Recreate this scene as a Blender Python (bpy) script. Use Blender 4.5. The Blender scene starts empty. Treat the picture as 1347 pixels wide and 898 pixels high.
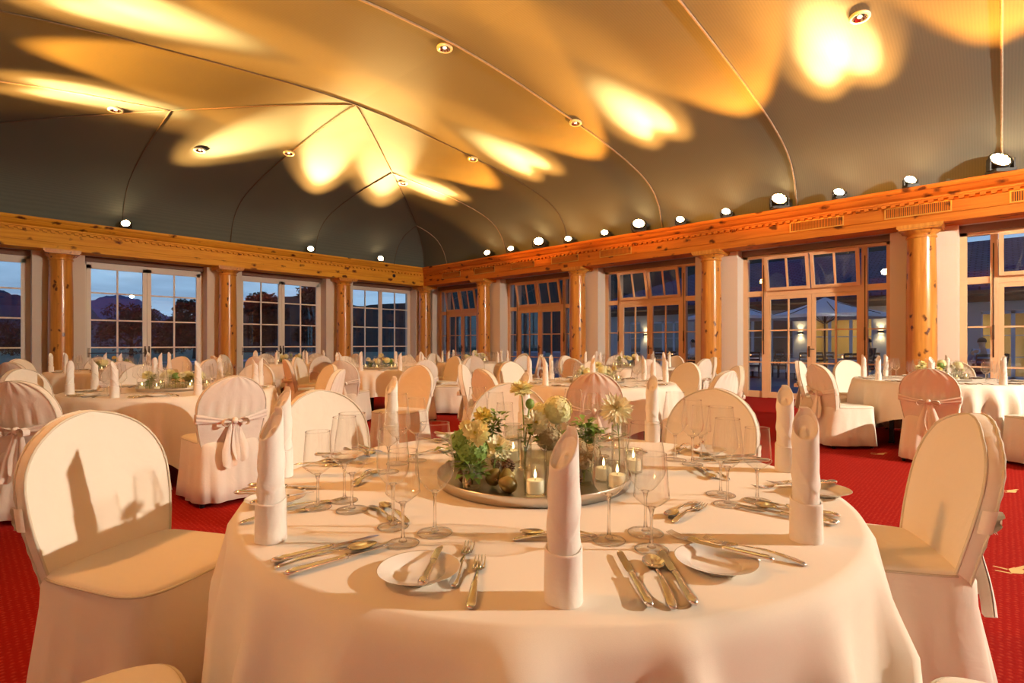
import bpy, bmesh, math, random
from math import sin, cos, pi, radians, sqrt, atan2, degrees
from mathutils import Vector, Matrix
random.seed(7)
SC = bpy.context.scene
COL = SC.collection

# ------------------------------------------------------------------ camera frame
F = 685.0; CX = 673.5; YH = 452.0; CAMZ = 1.18
HEAD = atan2(0.7285, 0.685)            # heading of the view, clockwise from north
SH, CH = sin(HEAD), cos(HEAD)
def C2R(r, d): return (CH*r + SH*d, -SH*r + CH*d)
def PX(px, py, z):                      # point of the picture at a known height -> room x, y
    d = F*(CAMZ - z)/(py - YH); r = (px - CX)/F*d
    return C2R(r, d)
def ROOMANG(a): return radians(a) - HEAD     # camera-frame angle (deg) -> room angle

# ------------------------------------------------------------------ helpers
def tag(o, label=None, cat=None, group=None, kind=None):
    if label: o['label'] = label
    if cat: o['category'] = cat
    if group: o['group'] = group
    if kind: o['kind'] = kind
    return o
def empty(name, loc=(0, 0, 0), rz=0.0):
    o = bpy.data.objects.new(name, None); o.empty_display_size = .05
    COL.objects.link(o); o.location = loc; o.rotation_euler = (0, 0, rz); return o
def link(name, me, parent=None, loc=(0, 0, 0), rot=(0, 0, 0), scale=None):
    o = bpy.data.objects.new(name, me); COL.objects.link(o)
    o.location = loc; o.rotation_euler = rot
    if scale is not None: o.scale = scale if hasattr(scale, '__len__') else (scale,)*3
    if parent: o.parent = parent
    return o

class MB:
    def __init__(s): s.v = []; s.f = []; s.sm = []; s.mi = []
    def add(s, vs, fs, smooth=True, mi=0):
        n = len(s.v); s.v += [tuple(v) for v in vs]
        for f in fs:
            s.f.append([i + n for i in f]); s.sm.append(smooth); s.mi.append(mi)
        return s
    def box(s, x0, x1, y0, y1, z0, z1, M=None, mi=0):
        vs = [(x, y, z) for x in (x0, x1) for y in (y0, y1) for z in (z0, z1)]
        if M is not None: vs = [M @ Vector(v) for v in vs]
        return s.add(vs, [(0, 1, 3, 2), (4, 6, 7, 5), (0, 4, 5, 1), (2, 3, 7, 6), (0, 2, 6, 4), (1, 5, 7, 3)], False, mi)
    def lathe(s, prof, seg=24, M=None, cap=False, mi=0, smooth=True):
        vs = []; fs = []
        for (r, z) in prof:
            for k in range(seg):
                a = 2*pi*k/seg; vs.append((r*cos(a), r*sin(a), z))
        for i in range(len(prof)-1):
            for k in range(seg):
                k2 = (k+1) % seg
                fs.append((i*seg+k, i*seg+k2, (i+1)*seg+k2, (i+1)*seg+k))
        if cap:
            fs.append(tuple(range(seg))[::-1]); n = (len(prof)-1)*seg; fs.append(tuple(range(n, n+seg)))
        if M is not None: vs = [M @ Vector(v) for v in vs]
        return s.add(vs, fs, smooth, mi)
    def tube(s, pts, rad, seg=8, cap=True, mi=0, flat=1.0, up=None):
        pts = [Vector(p) for p in pts]; n = len(pts)
        rads = rad if hasattr(rad, '__len__') else [rad]*n
        vs = []; fs = []; ref = Vector(up) if up else None
        for i, p in enumerate(pts):
            t = (pts[min(i+1, n-1)] - pts[max(i-1, 0)])
            if t.length < 1e-9: t = Vector((0, 0, 1))
            t.normalize()
            if ref is None:
                ref = Vector((0, 0, 1)) if abs(t.z) < .9 else Vector((1, 0, 0))
            a = t.cross(ref)
            if a.length < 1e-6: a = t.cross(Vector((.3, .9, .2)))
            a.normalize(); b = a.cross(t).normalized()
            if up is None: ref = b
            for k in range(seg):
                an = 2*pi*k/seg; vs.append(p + a*cos(an)*rads[i] + b*sin(an)*rads[i]*flat)
        for i in range(n-1):
            for k in range(seg):
                k2 = (k+1) % seg; fs.append((i*seg+k, i*seg+k2, (i+1)*seg+k2, (i+1)*seg+k))
        if cap:
            fs.append(tuple(range(seg))[::-1]); fs.append(tuple(range((n-1)*seg, n*seg)))
        return s.add(vs, fs, True, mi)
    def grid(s, fn, nu, nv, wrapu=False, mi=0, smooth=True, flip=False):
        vs = [fn(i/(nu if wrapu else nu-1), j/(nv-1)) for j in range(nv) for i in range(nu)]
        fs = []
        for j in range(nv-1):
            for i in range(nu if wrapu else nu-1):
                i2 = (i+1) % nu; q = (j*nu+i, j*nu+i2, (j+1)*nu+i2, (j+1)*nu+i)
                fs.append(q[::-1] if flip else q)
        return s.add(vs, fs, smooth, mi)
    def ball(s, c, r, seg=14, rings=9, M=None, mi=0):
        c = Vector(c); rr = r if hasattr(r, '__len__') else (r, r, r)
        vs = [c + Vector((0, 0, -rr[2]))]
        for j in range(1, rings):
            p = -pi/2 + pi*j/rings
            for k in range(seg):
                a = 2*pi*k/seg; vs.append(c + Vector((rr[0]*cos(p)*cos(a), rr[1]*cos(p)*sin(a), rr[2]*sin(p))))
        vs.append(c + Vector((0, 0, rr[2]))); fs = []
        for k in range(seg):
            fs.append((0, 1+(k+1) % seg, 1+k)); t = 1+(rings-2)*seg
            fs.append((t+k, t+(k+1) % seg, len(vs)-1))
        for j in range(rings-2):
            for k in range(seg):
                k2 = (k+1) % seg; fs.append((1+j*seg+k, 1+j*seg+k2, 1+(j+1)*seg+k2, 1+(j+1)*seg+k))
        if M is not None: vs = [M @ v for v in vs]
        return s.add(vs, fs, True, mi)
    def mesh(s, name, mats, solid=0.0, weld=False, bevel=0.0):
        me = bpy.data.meshes.new(name); me.from_pydata(s.v, [], s.f)
        mats = mats if isinstance(mats, (list, tuple)) else [mats]
        for m in mats: me.materials.append(m)
        me.polygons.foreach_set('use_smooth', s.sm); me.polygons.foreach_set('material_index', s.mi)
        if solid or weld or bevel:
            bm = bmesh.new(); bm.from_mesh(me)
            if weld: bmesh.ops.remove_doubles(bm, verts=bm.verts, dist=1e-5)
            if bevel: bmesh.ops.bevel(bm, geom=bm.edges[:], offset=bevel, segments=2, affect='EDGES', profile=.5)
            if solid:
                bmesh.ops.recalc_face_normals(bm, faces=bm.faces)
                bmesh.ops.solidify(bm, geom=bm.faces[:], thickness=solid)
            bm.to_mesh(me); bm.free()
        me.update(); return me
    def build(s, name, mats, parent=None, loc=(0, 0, 0), rot=(0, 0, 0), **kw):
        return link(name, s.mesh(name, mats, **kw), parent, loc, rot)

# ------------------------------------------------------------------ materials
def newmat(name):
    m = bpy.data.materials.new(name); m.use_nodes = True
    nt = m.node_tree; nt.nodes.clear()
    out = nt.nodes.new('ShaderNodeOutputMaterial')
    return m, nt, out
def N(nt, typ, **kw):
    n = nt.nodes.new(typ)
    for k, v in kw.items():
        if k in n.inputs: n.inputs[k].default_value = v
        else: setattr(n, k, v)
    return n
def plain(name, c, rough=.6, metal=0.0, spec=.5, noise=0.0, nscale=20, bump=0.0, bscale=80, sheen=0.0, emis=None, es=0, trans=0, coat=0, sss=0):
    m, nt, out = newmat(name); L = nt.links.new
    b = N(nt, 'ShaderNodeBsdfPrincipled'); L(b.outputs[0], out.inputs[0])
    b.inputs['Base Color'].default_value = (*c, 1); b.inputs['Roughness'].default_value = rough
    b.inputs['Metallic'].default_value = metal; b.inputs['Specular IOR Level'].default_value = spec
    b.inputs['Sheen Weight'].default_value = sheen; b.inputs['Coat Weight'].default_value = coat
    b.inputs['Transmission Weight'].default_value = trans
    if emis: b.inputs['Emission Color'].default_value = (*emis, 1); b.inputs['Emission Strength'].default_value = es
    tc = N(nt, 'ShaderNodeTexCoord')
    if noise:
        n = N(nt, 'ShaderNodeTexNoise', Scale=nscale, Detail=4.0); L(tc.outputs['Object'], n.inputs['Vector'])
        mx = N(nt, 'ShaderNodeMix', data_type='RGBA'); L(n.outputs['Fac'], mx.inputs[0])
        mx.inputs[6].default_value = (*[x*(1-noise) for x in c], 1); mx.inputs[7].default_value = (*[min(1, x*(1+noise)) for x in c], 1)
        L(mx.outputs[2], b.inputs['Base Color'])
    if bump:
        n = N(nt, 'ShaderNodeTexNoise', Scale=bscale, Detail=5.0); L(tc.outputs['Object'], n.inputs['Vector'])
        bp = N(nt, 'ShaderNodeBump', Strength=bump, Distance=.02); L(n.outputs['Fac'], bp.inputs['Height']); L(bp.outputs[0], b.inputs['Normal'])
    return m
def emit(name, c, s):
    m, nt, out = newmat(name)
    e = N(nt, 'ShaderNodeEmission'); e.inputs[0].default_value = (*c, 1); e.inputs[1].default_value = s
    nt.links.new(e.outputs[0], out.inputs[0]); return m
def thin_glass(name, tint=(1, 1, 1), ior=1.5, gain=1.0, rough=0.0, edge=None):
    m, nt, out = newmat(name); L = nt.links.new
    t = N(nt, 'ShaderNodeBsdfTransparent'); t.inputs[0].default_value = (*tint, 1)
    g = N(nt, 'ShaderNodeBsdfGlossy', Roughness=rough); g.inputs[0].default_value = (1, 1, 1, 1)
    fr = N(nt, 'ShaderNodeFresnel', IOR=ior)
    ge = N(nt, 'ShaderNodeNewGeometry'); io = N(nt, 'ShaderNodeMix', data_type='FLOAT'); L(ge.outputs['Backfacing'], io.inputs[0]); io.inputs[2].default_value = ior; io.inputs[3].default_value = 1/ior; L(io.outputs[0], fr.inputs['IOR'])
    mu = N(nt, 'ShaderNodeMath', operation='MULTIPLY', use_clamp=True); L(fr.outputs[0], mu.inputs[0]); mu.inputs[1].default_value = gain
    if edge:
        lw = N(nt, 'ShaderNodeLayerWeight', Blend=.5); pw = N(nt, 'ShaderNodeMath', operation='POWER'); L(lw.outputs['Facing'], pw.inputs[0]); pw.inputs[1].default_value = 6.0
        mc = N(nt, 'ShaderNodeMix', data_type='RGBA'); L(pw.outputs[0], mc.inputs[0]); mc.inputs[6].default_value = (*tint, 1); mc.inputs[7].default_value = (*edge, 1); L(mc.outputs[2], t.inputs[0])
    mx = N(nt, 'ShaderNodeMixShader'); L(mu.outputs[0], mx.inputs[0]); L(t.outputs[0], mx.inputs[1]); L(g.outputs[0], mx.inputs[2])
    L(mx.outputs[0], out.inputs[0]); return m
def part_glass(name, fac):
    m, nt, out = newmat(name); L = nt.links.new
    g = N(nt, 'ShaderNodeBsdfGlass', IOR=1.46, Roughness=.005); g.inputs[0].default_value = (1, 1, 1, 1); t = N(nt, 'ShaderNodeBsdfTransparent')
    mx = N(nt, 'ShaderNodeMixShader'); mx.inputs[0].default_value = fac; L(t.outputs[0], mx.inputs[1]); L(g.outputs[0], mx.inputs[2]); L(mx.outputs[0], out.inputs[0]); return m
def wood(name, c1, c2, knot, axis='Z', rough=.28, gscale=1.0, kscale=4.0, coat=.4, spec=.5):
    m, nt, out = newmat(name); L = nt.links.new
    b = N(nt, 'ShaderNodeBsdfPrincipled', Roughness=rough); L(b.outputs[0], out.inputs[0]); b.inputs['Coat Weight'].default_value = coat
    b.inputs['Coat Roughness'].default_value = .15; b.inputs['Specular IOR Level'].default_value = spec
    tc = N(nt, 'ShaderNodeTexCoord'); mp = N(nt, 'ShaderNodeMapping'); L(tc.outputs['Object'], mp.inputs[0])
    st = {'X': (.22, 3, 3), 'Y': (3, .22, 3), 'Z': (3, 3, .22)}[axis]
    mp.inputs['Scale'].default_value = [x*gscale for x in st]
    n = N(nt, 'ShaderNodeTexNoise', Scale=5.0, Detail=6.0, Distortion=.8); L(mp.outputs[0], n.inputs['Vector'])
    rp = N(nt, 'ShaderNodeValToRGB'); L(n.outputs['Fac'], rp.inputs[0])
    rp.color_ramp.elements[0].position = .3; rp.color_ramp.elements[0].color = (*c2, 1)
    rp.color_ramp.elements[1].position = .7; rp.color_ramp.elements[1].color = (*c1, 1)
    mp2 = N(nt, 'ShaderNodeMapping'); L(tc.outputs['Object'], mp2.inputs[0])
    ks = {'X': (.75, 1.4, 1.4), 'Y': (1.4, .75, 1.4), 'Z': (1.3, 1.3, .8)}[axis]; mp2.inputs['Scale'].default_value = ks
    nz = N(nt, 'ShaderNodeTexNoise', Scale=9.0, Detail=2.0); L(tc.outputs['Object'], nz.inputs['Vector'])
    ad = N(nt, 'ShaderNodeVectorMath', operation='MULTIPLY_ADD'); L(nz.outputs['Color'], ad.inputs[0]); ad.inputs[1].default_value = (.12, .12, .12); L(mp2.outputs[0], ad.inputs[2])
    vo = N(nt, 'ShaderNodeTexVoronoi', Scale=kscale); L(ad.outputs[0], vo.inputs['Vector'])
    r2 = N(nt, 'ShaderNodeValToRGB'); L(vo.outputs['Distance'], r2.inputs[0])
    r2.color_ramp.elements[0].position = .13; r2.color_ramp.elements[0].color = (1, 1, 1, 1)
    r2.color_ramp.elements[1].position = .26; r2.color_ramp.elements[1].color = (0, 0, 0, 1)
    mx = N(nt, 'ShaderNodeMix', data_type='RGBA'); L(r2.outputs[0], mx.inputs[0]); L(rp.outputs[0], mx.inputs[6]); mx.inputs[7].default_value = (*knot, 1)
    L(mx.outputs[2], b.inputs['Base Color']); return m
def fabric(name, c, rough=.9, weave=900, wr=.25, wscale=6, var=.04):
    m, nt, out = newmat(name); L = nt.links.new
    b = N(nt, 'ShaderNodeBsdfPrincipled', Roughness=rough); L(b.outputs[0], out.inputs[0])
    b.inputs['Specular IOR Level'].default_value = .25; b.inputs['Sheen Weight'].default_value = .15
    tc = N(nt, 'ShaderNodeTexCoord')
    n = N(nt, 'ShaderNodeTexNoise', Scale=wscale, Detail=3.0, Distortion=.6); L(tc.outputs['Object'], n.inputs['Vector'])
    n2 = N(nt, 'ShaderNodeTexNoise', Scale=weave, Detail=1.0); L(tc.outputs['Object'], n2.inputs['Vector'])
    bp = N(nt, 'ShaderNodeBump', Strength=wr, Distance=.03); L(n.outputs['Fac'], bp.inputs['Height'])
    b2 = N(nt, 'ShaderNodeBump', Strength=.15, Distance=.001); L(n2.outputs['Fac'], b2.inputs['Height']); L(bp.outputs[0], b2.inputs['Normal'])
    L(b2.outputs[0], b.inputs['Normal'])
    mx = N(nt, 'ShaderNodeMix', data_type='RGBA'); L(n2.outputs['Fac'], mx.inputs[0])
    mx.inputs[6].default_value = (*[x*(1-var) for x in c], 1); mx.inputs[7].default_value = (*[min(1, x*(1+var)) for x in c], 1)
    L(mx.outputs[2], b.inputs['Base Color']); return m

M = {}
M['cloth'] = fabric('white_table_linen', (.85, .79, .68), wr=.12, wscale=5)
M['cover'] = fabric('white_chair_cover', (.83, .77, .66), wr=.22, wscale=7)
M['sash'] = fabric('white_sash', (.84, .78, .68), wr=.2, wscale=14)
M['napkin'] = fabric('white_napkin_linen', (.86, .83, .77), wr=.15, wscale=16)
M['piping'] = plain('piping', (.62, .57, .45), .7)
M['pine'] = wood('varnished_knotty_pine', (.74, .36, .06), (.54, .21, .03), (.11, .03, .006), 'Z', kscale=5.4, coat=.3)
M['pine_x'] = wood('pine_beam_across_white_lit', (.86, .46, .045), (.70, .32, .03), (.11, .03, .006), 'X', kscale=3.4, rough=.55, coat=.0, spec=.25)  # same pine made yellower: the left beam's whiter light put into its colour
M['pine_y'] = wood('pine_beam_along_amber_lit', (.68, .24, .028), (.52, .15, .016), (.11, .03, .006), 'Y', kscale=3.4, rough=.55, coat=.0, spec=.25)  # same pine made redder: amber light on the right beam put into its colour
M['dark_wood'] = plain('dark_gap', (.05, .02, .01), .7)
M['white_paint'] = plain('cream_window_paint', (.86, .80, .69), .45)
M['pink_paint'] = plain('pale_wood_door_paint', (.76, .50, .28), .42, noise=.06, nscale=6)
M['wall'] = plain('cream_plaster', (.80, .73, .62), .85, bump=.05, bscale=60)
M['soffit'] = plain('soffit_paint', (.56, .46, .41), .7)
M['lintel'] = plain('brown_lintel', (.24, .13, .085), .6)
M['skirting'] = plain('red_skirting', (.30, .02, .015), .8)
M['steel'] = plain('polished_cutlery', (.90, .89, .87), .16, 1.0)
M['tray'] = plain('brushed_steel_tray', (.66, .62, .56), .30, 1.0, noise=.05, nscale=40)
M['china'] = plain('white_china', (.84, .82, .77), .18, coat=.4)
M['wine'] = thin_glass('wine_glass', (.99, .99, .985), 1.5, 1.7, .008, edge=(.40, .39, .36))
M['foot_glass'] = thin_glass('clear_glass_foot', (.992, .992, .988), 1.45, .7)
M['vase'] = thin_glass('vase_glass', (.95, .965, .95), 1.5, 2.0, .008, edge=(.30, .34, .28))
M['pane'] = thin_glass('window_pane', (.90, .93, .95), 1.55, 1.0)
M['glass'] = part_glass('clear_glass_stem', .65)
M['black'] = plain('black_lamp_body', (.012, .011, .011), .45)
M['blackmetal'] = plain('black_metal', (.02, .02, .022), .4, .6)
M['handle'] = plain('dark_bronze_handle', (.14, .10, .07), .35, .8)
M['white_plastic'] = plain('white_ring', (.62, .62, .56), .4)
M['lens_small'] = emit('lamp_lens_white', (1, .66, .32), 60)
M['lens_big'] = emit('lamp_lens_amber', (1, .60, .25), 40)
M['lens_back'] = emit('lamp_lens_glow', (1, .34, .07), 2.2)
M['lens_key'] = emit('lamp_lens_key', (1, .86, .62), 900)
M['bulb'] = emit('halogen_bulb', (1, .72, .42), 3.0)
M['flame'] = emit('candle_flame', (1, .72, .30), 14)
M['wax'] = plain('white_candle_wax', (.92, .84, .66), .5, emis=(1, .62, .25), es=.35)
M['petal_cream'] = plain('cream_petal', (.93, .89, .50), .6)
M['petal_white'] = plain('white_petal', (.92, .90, .66), .6)
M['petal_yellow'] = plain('yellow_petal', (.84, .74, .24), .6)
M['petal_hyd'] = plain('hydrangea_petal', (.88, .86, .46), .65, noise=.12, nscale=40)
M['petal_dry'] = plain('dried_floret', (.50, .40, .22), .75, noise=.2, nscale=60)
M['centre'] = plain('flower_centre', (.50, .48, .08), .7)
M['stem'] = plain('green_stem', (.20, .30, .06), .5)
M['leaf'] = plain('green_leaf', (.22, .36, .07), .5, noise=.25, nscale=30)
M['leaf2'] = plain('dark_green_leaf', (.09, .16, .04), .5, noise=.25, nscale=30)
M['pear'] = plain('green_brown_pear', (.30, .22, .06), .4, noise=.45, nscale=18)
M['cone'] = plain('brown_cone', (.16, .08, .035), .7)
M['brass'] = plain('brass_grille_frame', (.62, .42, .13), .35, .8)
M['cord'] = plain('seam_cord', (.34, .29, .22), .8, noise=.35, nscale=22)
M['cord_dark'] = plain('dark_seam', (.12, .10, .08), .8)
# carpet: red wool with a small dotted weave
m, nt, out = newmat('red_carpet'); L = nt.links.new
b = N(nt, 'ShaderNodeBsdfPrincipled', Roughness=.95); L(b.outputs[0], out.inputs[0]); b.inputs['Specular IOR Level'].default_value = .1
tc = N(nt, 'ShaderNodeTexCoord')
vo = N(nt, 'ShaderNodeTexVoronoi', Scale=38.0, Randomness=.25); L(tc.outputs['Object'], vo.inputs['Vector'])
rp = N(nt, 'ShaderNodeValToRGB'); L(vo.outputs['Distance'], rp.inputs[0])
rp.color_ramp.elements[0].position = .12; rp.color_ramp.elements[0].color = (.58, .050, .026, 1)
rp.color_ramp.elements[1].position = .34; rp.color_ramp.elements[1].color = (.42, .012, .007, 1)
nz = N(nt, 'ShaderNodeTexNoise', Scale=260.0, Detail=2.0); L(tc.outputs['Object'], nz.inputs['Vector'])
mx = N(nt, 'ShaderNodeMix', data_type='RGBA', blend_type='MULTIPLY'); mx.inputs[0].default_value = .5
L(rp.outputs[0], mx.inputs[6]); L(nz.outputs['Fac'], mx.inputs[7]); L(mx.outputs[2], b.inputs['Base Color'])
bp = N(nt, 'ShaderNodeBump', Strength=.5, Distance=.006); L(vo.outputs['Distance'], bp.inputs['Height']); L(bp.outputs[0], b.inputs['Normal'])
M['carpet'] = m
M['motif'] = plain('gold_carpet_motif', (.72, .50, .20), .9)
# ceiling cloth: grey-green fabric with a fine ribbed weave
m, nt, out = newmat('ceiling_fabric'); L = nt.links.new
b = N(nt, 'ShaderNodeBsdfPrincipled', Roughness=.85); L(b.outputs[0], out.inputs[0]); b.inputs['Specular IOR Level'].default_value = .2
tc = N(nt, 'ShaderNodeTexCoord'); wv = N(nt, 'ShaderNodeTexWave', Scale=9.0, Distortion=1.2, Detail=1.0); wv.bands_direction = 'Y'
L(tc.outputs['Object'], wv.inputs['Vector'])
mx = N(nt, 'ShaderNodeMix', data_type='RGBA'); L(wv.outputs['Fac'], mx.inputs[0]); mx.inputs[6].default_value = (.130, .152, .138, 1); mx.inputs[7].default_value = (.143, .166, .150, 1)
L(mx.outputs[2], b.inputs['Base Color'])
n1 = N(nt, 'ShaderNodeTexNoise', Scale=1.3, Detail=3.0); L(tc.outputs['Object'], n1.inputs['Vector'])
bp = N(nt, 'ShaderNodeBump', Strength=.12, Distance=.08); L(n1.outputs['Fac'], bp.inputs['Height']); L(bp.outputs[0], b.inputs['Normal'])
M['ceiling'] = m

# ------------------------------------------------------------------ room shell
X0 = 4.98; YA, YB = -.1, 8.6            # ridge line of the tented ceiling
def rect(q): return (X0-q, X0+q, YA-q, YB+q)
PROF = [(0, 5.56), (.6, 5.545), (1.2, 5.51), (1.8, 5.455), (2.4, 5.40), (3.0, 5.335), (3.6, 5.27), (4.2, 5.185), (4.7, 5.10), (5.1, 5.01), (5.4, 4.93),
        (5.65, 4.84), (5.85, 4.74), (6.02, 4.62), (6.16, 4.47), (6.27, 4.30), (6.35, 4.12), (6.40, 3.95), (6.43, 3.80)]
def zprof(q):
    for (a, za), (b_, zb) in zip(PROF, PROF[1:]):
        if q <= b_: return za + (zb-za)*(q-a)/(b_-a)
    return PROF[-1][1]
def zceil(x, y):
    q = max(abs(x-X0), YA-y, y-YB, 0); return zprof(q)

mb = MB(); NS = 24
def ring(q, z):
    x0, x1, y0, y1 = rect(q); pts = []
    for (a, b_) in (((x0, y0), (x1, y0)), ((x1, y0), (x1, y1)), ((x1, y1), (x0, y1)), ((x0, y1), (x0, y0))):
        for k in range(NS):
            t = k/NS; pts.append((a[0]+(b_[0]-a[0])*t, a[1]+(b_[1]-a[1])*t, z))
    return pts
qs = []
for (a, za), (b_, zb) in zip(PROF, PROF[1:]):
    for k in range(2): qs.append(a+(b_-a)*k/2)
qs.append(PROF[-1][0]); rings = [ring(q, zprof(q)) for q in qs]
n = 4*NS; vs = [p for r_ in rings for p in r_]; fs = []
for i in range(len(rings)-1):
    for k in range(n):
        fs.append((i*n+k, i*n+(k+1) % n, (i+1)*n+(k+1) % n, (i+1)*n+k))
# each ceiling plane is shaded smooth on its own, so that the hips stay crisp
for side in range(4):
    idx = {}; vv = []; ff = []
    for i in range(len(rings)-1):
        for k in range(side*NS, side*NS+NS):
            q = []
            for j in (i*n+k, i*n+(k+1) % n, (i+1)*n+(k+1) % n, (i+1)*n+k):
                if j not in idx: idx[j] = len(vv); vv.append(vs[j])
                q.append(idx[j])
            ff.append(q)
    mb.add(vv, ff, True)
ceil = mb.build('ceiling', M['ceiling']); tag(ceil, 'tented grey green fabric ceiling', 'ceiling', kind='structure')
def seam(pts, r, mat):
    MB().tube(pts, r, 6).build('seam_cord', mat, ceil)
def arch(y, qa=-6.43, qb=6.43, m='cord', r=.017):
    seam([(X0+qa+(qb-qa)*k/60, y, zceil(X0+qa+(qb-qa)*k/60, y)-.012) for k in range(61)], r, M[m])
for y in (0.0, 2.95, 5.82): arch(y)
arch(8.6, m='cord_dark', r=.011)
def qline(f, qa, qb, r=.011, m='cord_dark'):
    seam([(*f(qa+(qb-qa)*k/40), zprof(qa+(qb-qa)*k/40)-.01) for k in range(41)], r, M[m])
for sx in (-1, 1):
    qline(lambda q: (X0+sx*q, YB+q), 0, 6.43); qline(lambda q: (X0+sx*q, YA-q), 0, 6.43)
    for yy in (2.35, 5.15): qline(lambda q: (X0+sx*q, YB+yy), yy, 6.43, .014, 'cord')
    for xx in (2.35, 5.15): qline(lambda q: (X0+sx*xx, YB+q), xx, 6.43, .011)
qline(lambda q: (X0, YB+q), 0, 6.43)

# floor and its woven gold motifs (a small figure with a raised club)
x0, x1, y0, y1 = rect(7.25)
fl = MB(); fl.box(x0, x1, y0, y1, -.15, 0); fl = fl.build('floor', M['carpet']); tag(fl, 'red patterned carpet floor', 'floor', kind='structure')
mo = MB()
shape = [[(-.05, -.02), (.0, -.03), (.05, .01), (.03, .05), (-.02, .03)], [(.04, .02), (.11, .055), (.10, .07), (.03, .045)], [(-.05, -.015), (-.10, .02), (-.105, .01), (-.055, -.03)],
         [(-.02, .03), (-.06, .07), (-.07, .065), (-.035, .02)]]
for i in range(-4, 9):
    for j in range(-6, 15):
        if (i+j) % 2: continue
        cx, cy = 3.76+i, -.06+j
        if not (x0+.3 < cx < x1-.5 and y0+.3 < cy < y1-.6): continue
        for poly in shape:
            p2 = [(cx+CH*a+SH*b_, cy-SH*a+CH*b_, .0012) for a, b_ in poly]
            mo.add(p2, [tuple(range(len(p2)))], False)
mo.build('carpet_motif', M['motif'], fl)

# columns' grid
ECY = [15.12, 12.06, 8.37, 4.72, 1.02, -2.66, -6.62]
NCX = [-1.56, 1.55, 4.95, 8.33, 11.5]
QD = 7.18
def run_entab(name, ax, side, label):
    """entablature along one wall; ax = 'x' (north/south walls) or 'y'"""
    prof = [(6.80, 3.22), (6.30, 3.22), (6.30, 3.36), (6.285, 3.365), (6.285, 3.375), (6.31, 3.38), (6.31, 3.60), (6.25, 3.605), (6.25, 3.625), (6.23, 3.63), (6.23, 3.66),
            (6.17, 3.69), (6.13, 3.735), (6.12, 3.755), (6.09, 3.76), (6.07, 3.79), (6.07, 3.83), (6.55, 3.83), (6.80, 3.83)]
    m_ = MB(); vs = []; fs = []
    for end in (0, 1):
        for q, z in prof:
            xa, xb, ya, yb = rect(q)
            if ax == 'y': vs.append((xb if side > 0 else xa, yb if end else ya, z))
            else: vs.append((xb if end else xa, yb if side > 0 else ya, z))
    k = len(prof)
    for i in range(k): fs.append((i, (i+1) % k, k+(i+1) % k, k+i))
    m_.add(vs, fs, False)
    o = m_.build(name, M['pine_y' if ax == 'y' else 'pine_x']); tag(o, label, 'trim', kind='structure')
    d = MB(); g = MB(); xa, xb, ya, yb = rect(6.25)
    lo, hi = (ya, yb) if ax == 'y' else (xa, xb); nn = int((hi-lo)/.13)
    for i in range(nn):
        c = lo+(i+.5)*(hi-lo)/nn
        if ax == 'y':
            a, b_ = sorted((X0+side*6.245, X0+side*6.305)); d.box(a, b_, c-.035, c+.035, 3.565, 3.605)
        else:
            a, b_ = sorted(((YB+6.245), (YB+6.305)) if side > 0 else ((YA-6.245), (YA-6.305))); d.box(c-.035, c+.035, a, b_, 3.565, 3.605)
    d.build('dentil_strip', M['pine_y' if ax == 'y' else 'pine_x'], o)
    if ax == 'y':
        a, b_ = sorted((X0+side*6.309, X0+side*6.28)); g.box(a, b_, lo, hi, 3.545, 3.567) if False else None
    return o
run_entab('trim_1', 'y', 1, 'carved knotty pine beam with dentils along the right wall')
run_entab('trim_2', 'x', 1, 'carved knotty pine beam with dentils along the left window wall')
run_entab('trim_3', 'y', -1, 'pine beam along the wall left of the viewer')
run_entab('trim_4', 'x', -1, 'pine beam along the wall behind the viewer')

# walls: piers behind the columns, lintels and soffit; openings between the piers
PW = .48
EB = [(12.5, 15.02), (8.85, 11.58), (5.20, 7.89), (1.50, 4.24), (-2.18, .54), (-6.1, -3.14)]
NB = [(-1.1, 1.10), (2.0, 4.53), (5.40, 7.88), (8.80, 11.3)]
def wallmesh(name, ax, side, bays, label):
    m_ = MB(); l_ = MB(); s_ = MB(); k_ = MB()
    xa, xb, ya, yb = rect(7.42)
    lo, hi = (ya, yb) if ax == 'y' else (xa, xb)
    def put(mm, a, b_, qa, qb, z0, z1):
        if ax == 'y':
            u, v = sorted((X0+side*qa, X0+side*qb)); mm.box(u, v, a, b_, z0, z1)
        else:
            u, v = sorted((YB+qa, YB+qb) if side > 0 else (YA-qa, YA-qb)); mm.box(a, b_, u, v, z0, z1)
    edges = sorted(bays); cur = lo
    for (a, b_) in edges + [(hi, hi)]:
        if a-cur > .01:
            put(m_, cur, a, 6.78, 7.42, 0, 3.24)
            put(k_, cur-.004 if cur > lo else cur, a+.004 if a < hi else a, 6.765, 7.2, .0, .11)
        cur = b_
    for (a, b_) in edges:
        put(l_, a, b_, 7.05, 7.42, 3.12, 3.24)
    put(s_, lo, hi, 6.72, 7.42, 3.24, 3.34); put(m_, lo, hi, 6.8, 7.42, 3.34, 3.9)
    o = m_.build(name, M['wall']); tag(o, label, 'wall', kind='structure')
    l_.build('lintel', M['lintel'], o); s_.build('soffit', M['soffit'], o)
    kb = k_.build('baseboard_'+name.split('_')[1], M['skirting']); tag(kb, 'dark red skirting along the '+name.split('_')[1]+' wall piers', 'baseboard', kind='structure')
wallmesh('wall_east', 'y', 1, EB, 'cream piers of the right wall')
wallmesh('wall_north', 'x', 1, NB, 'cream piers of the left window wall')
wallmesh('wall_west', 'y', -1, [], 'plain cream wall left of the viewer')
wallmesh('wall_south', 'x', -1, [], 'plain cream wall behind the viewer')

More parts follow.
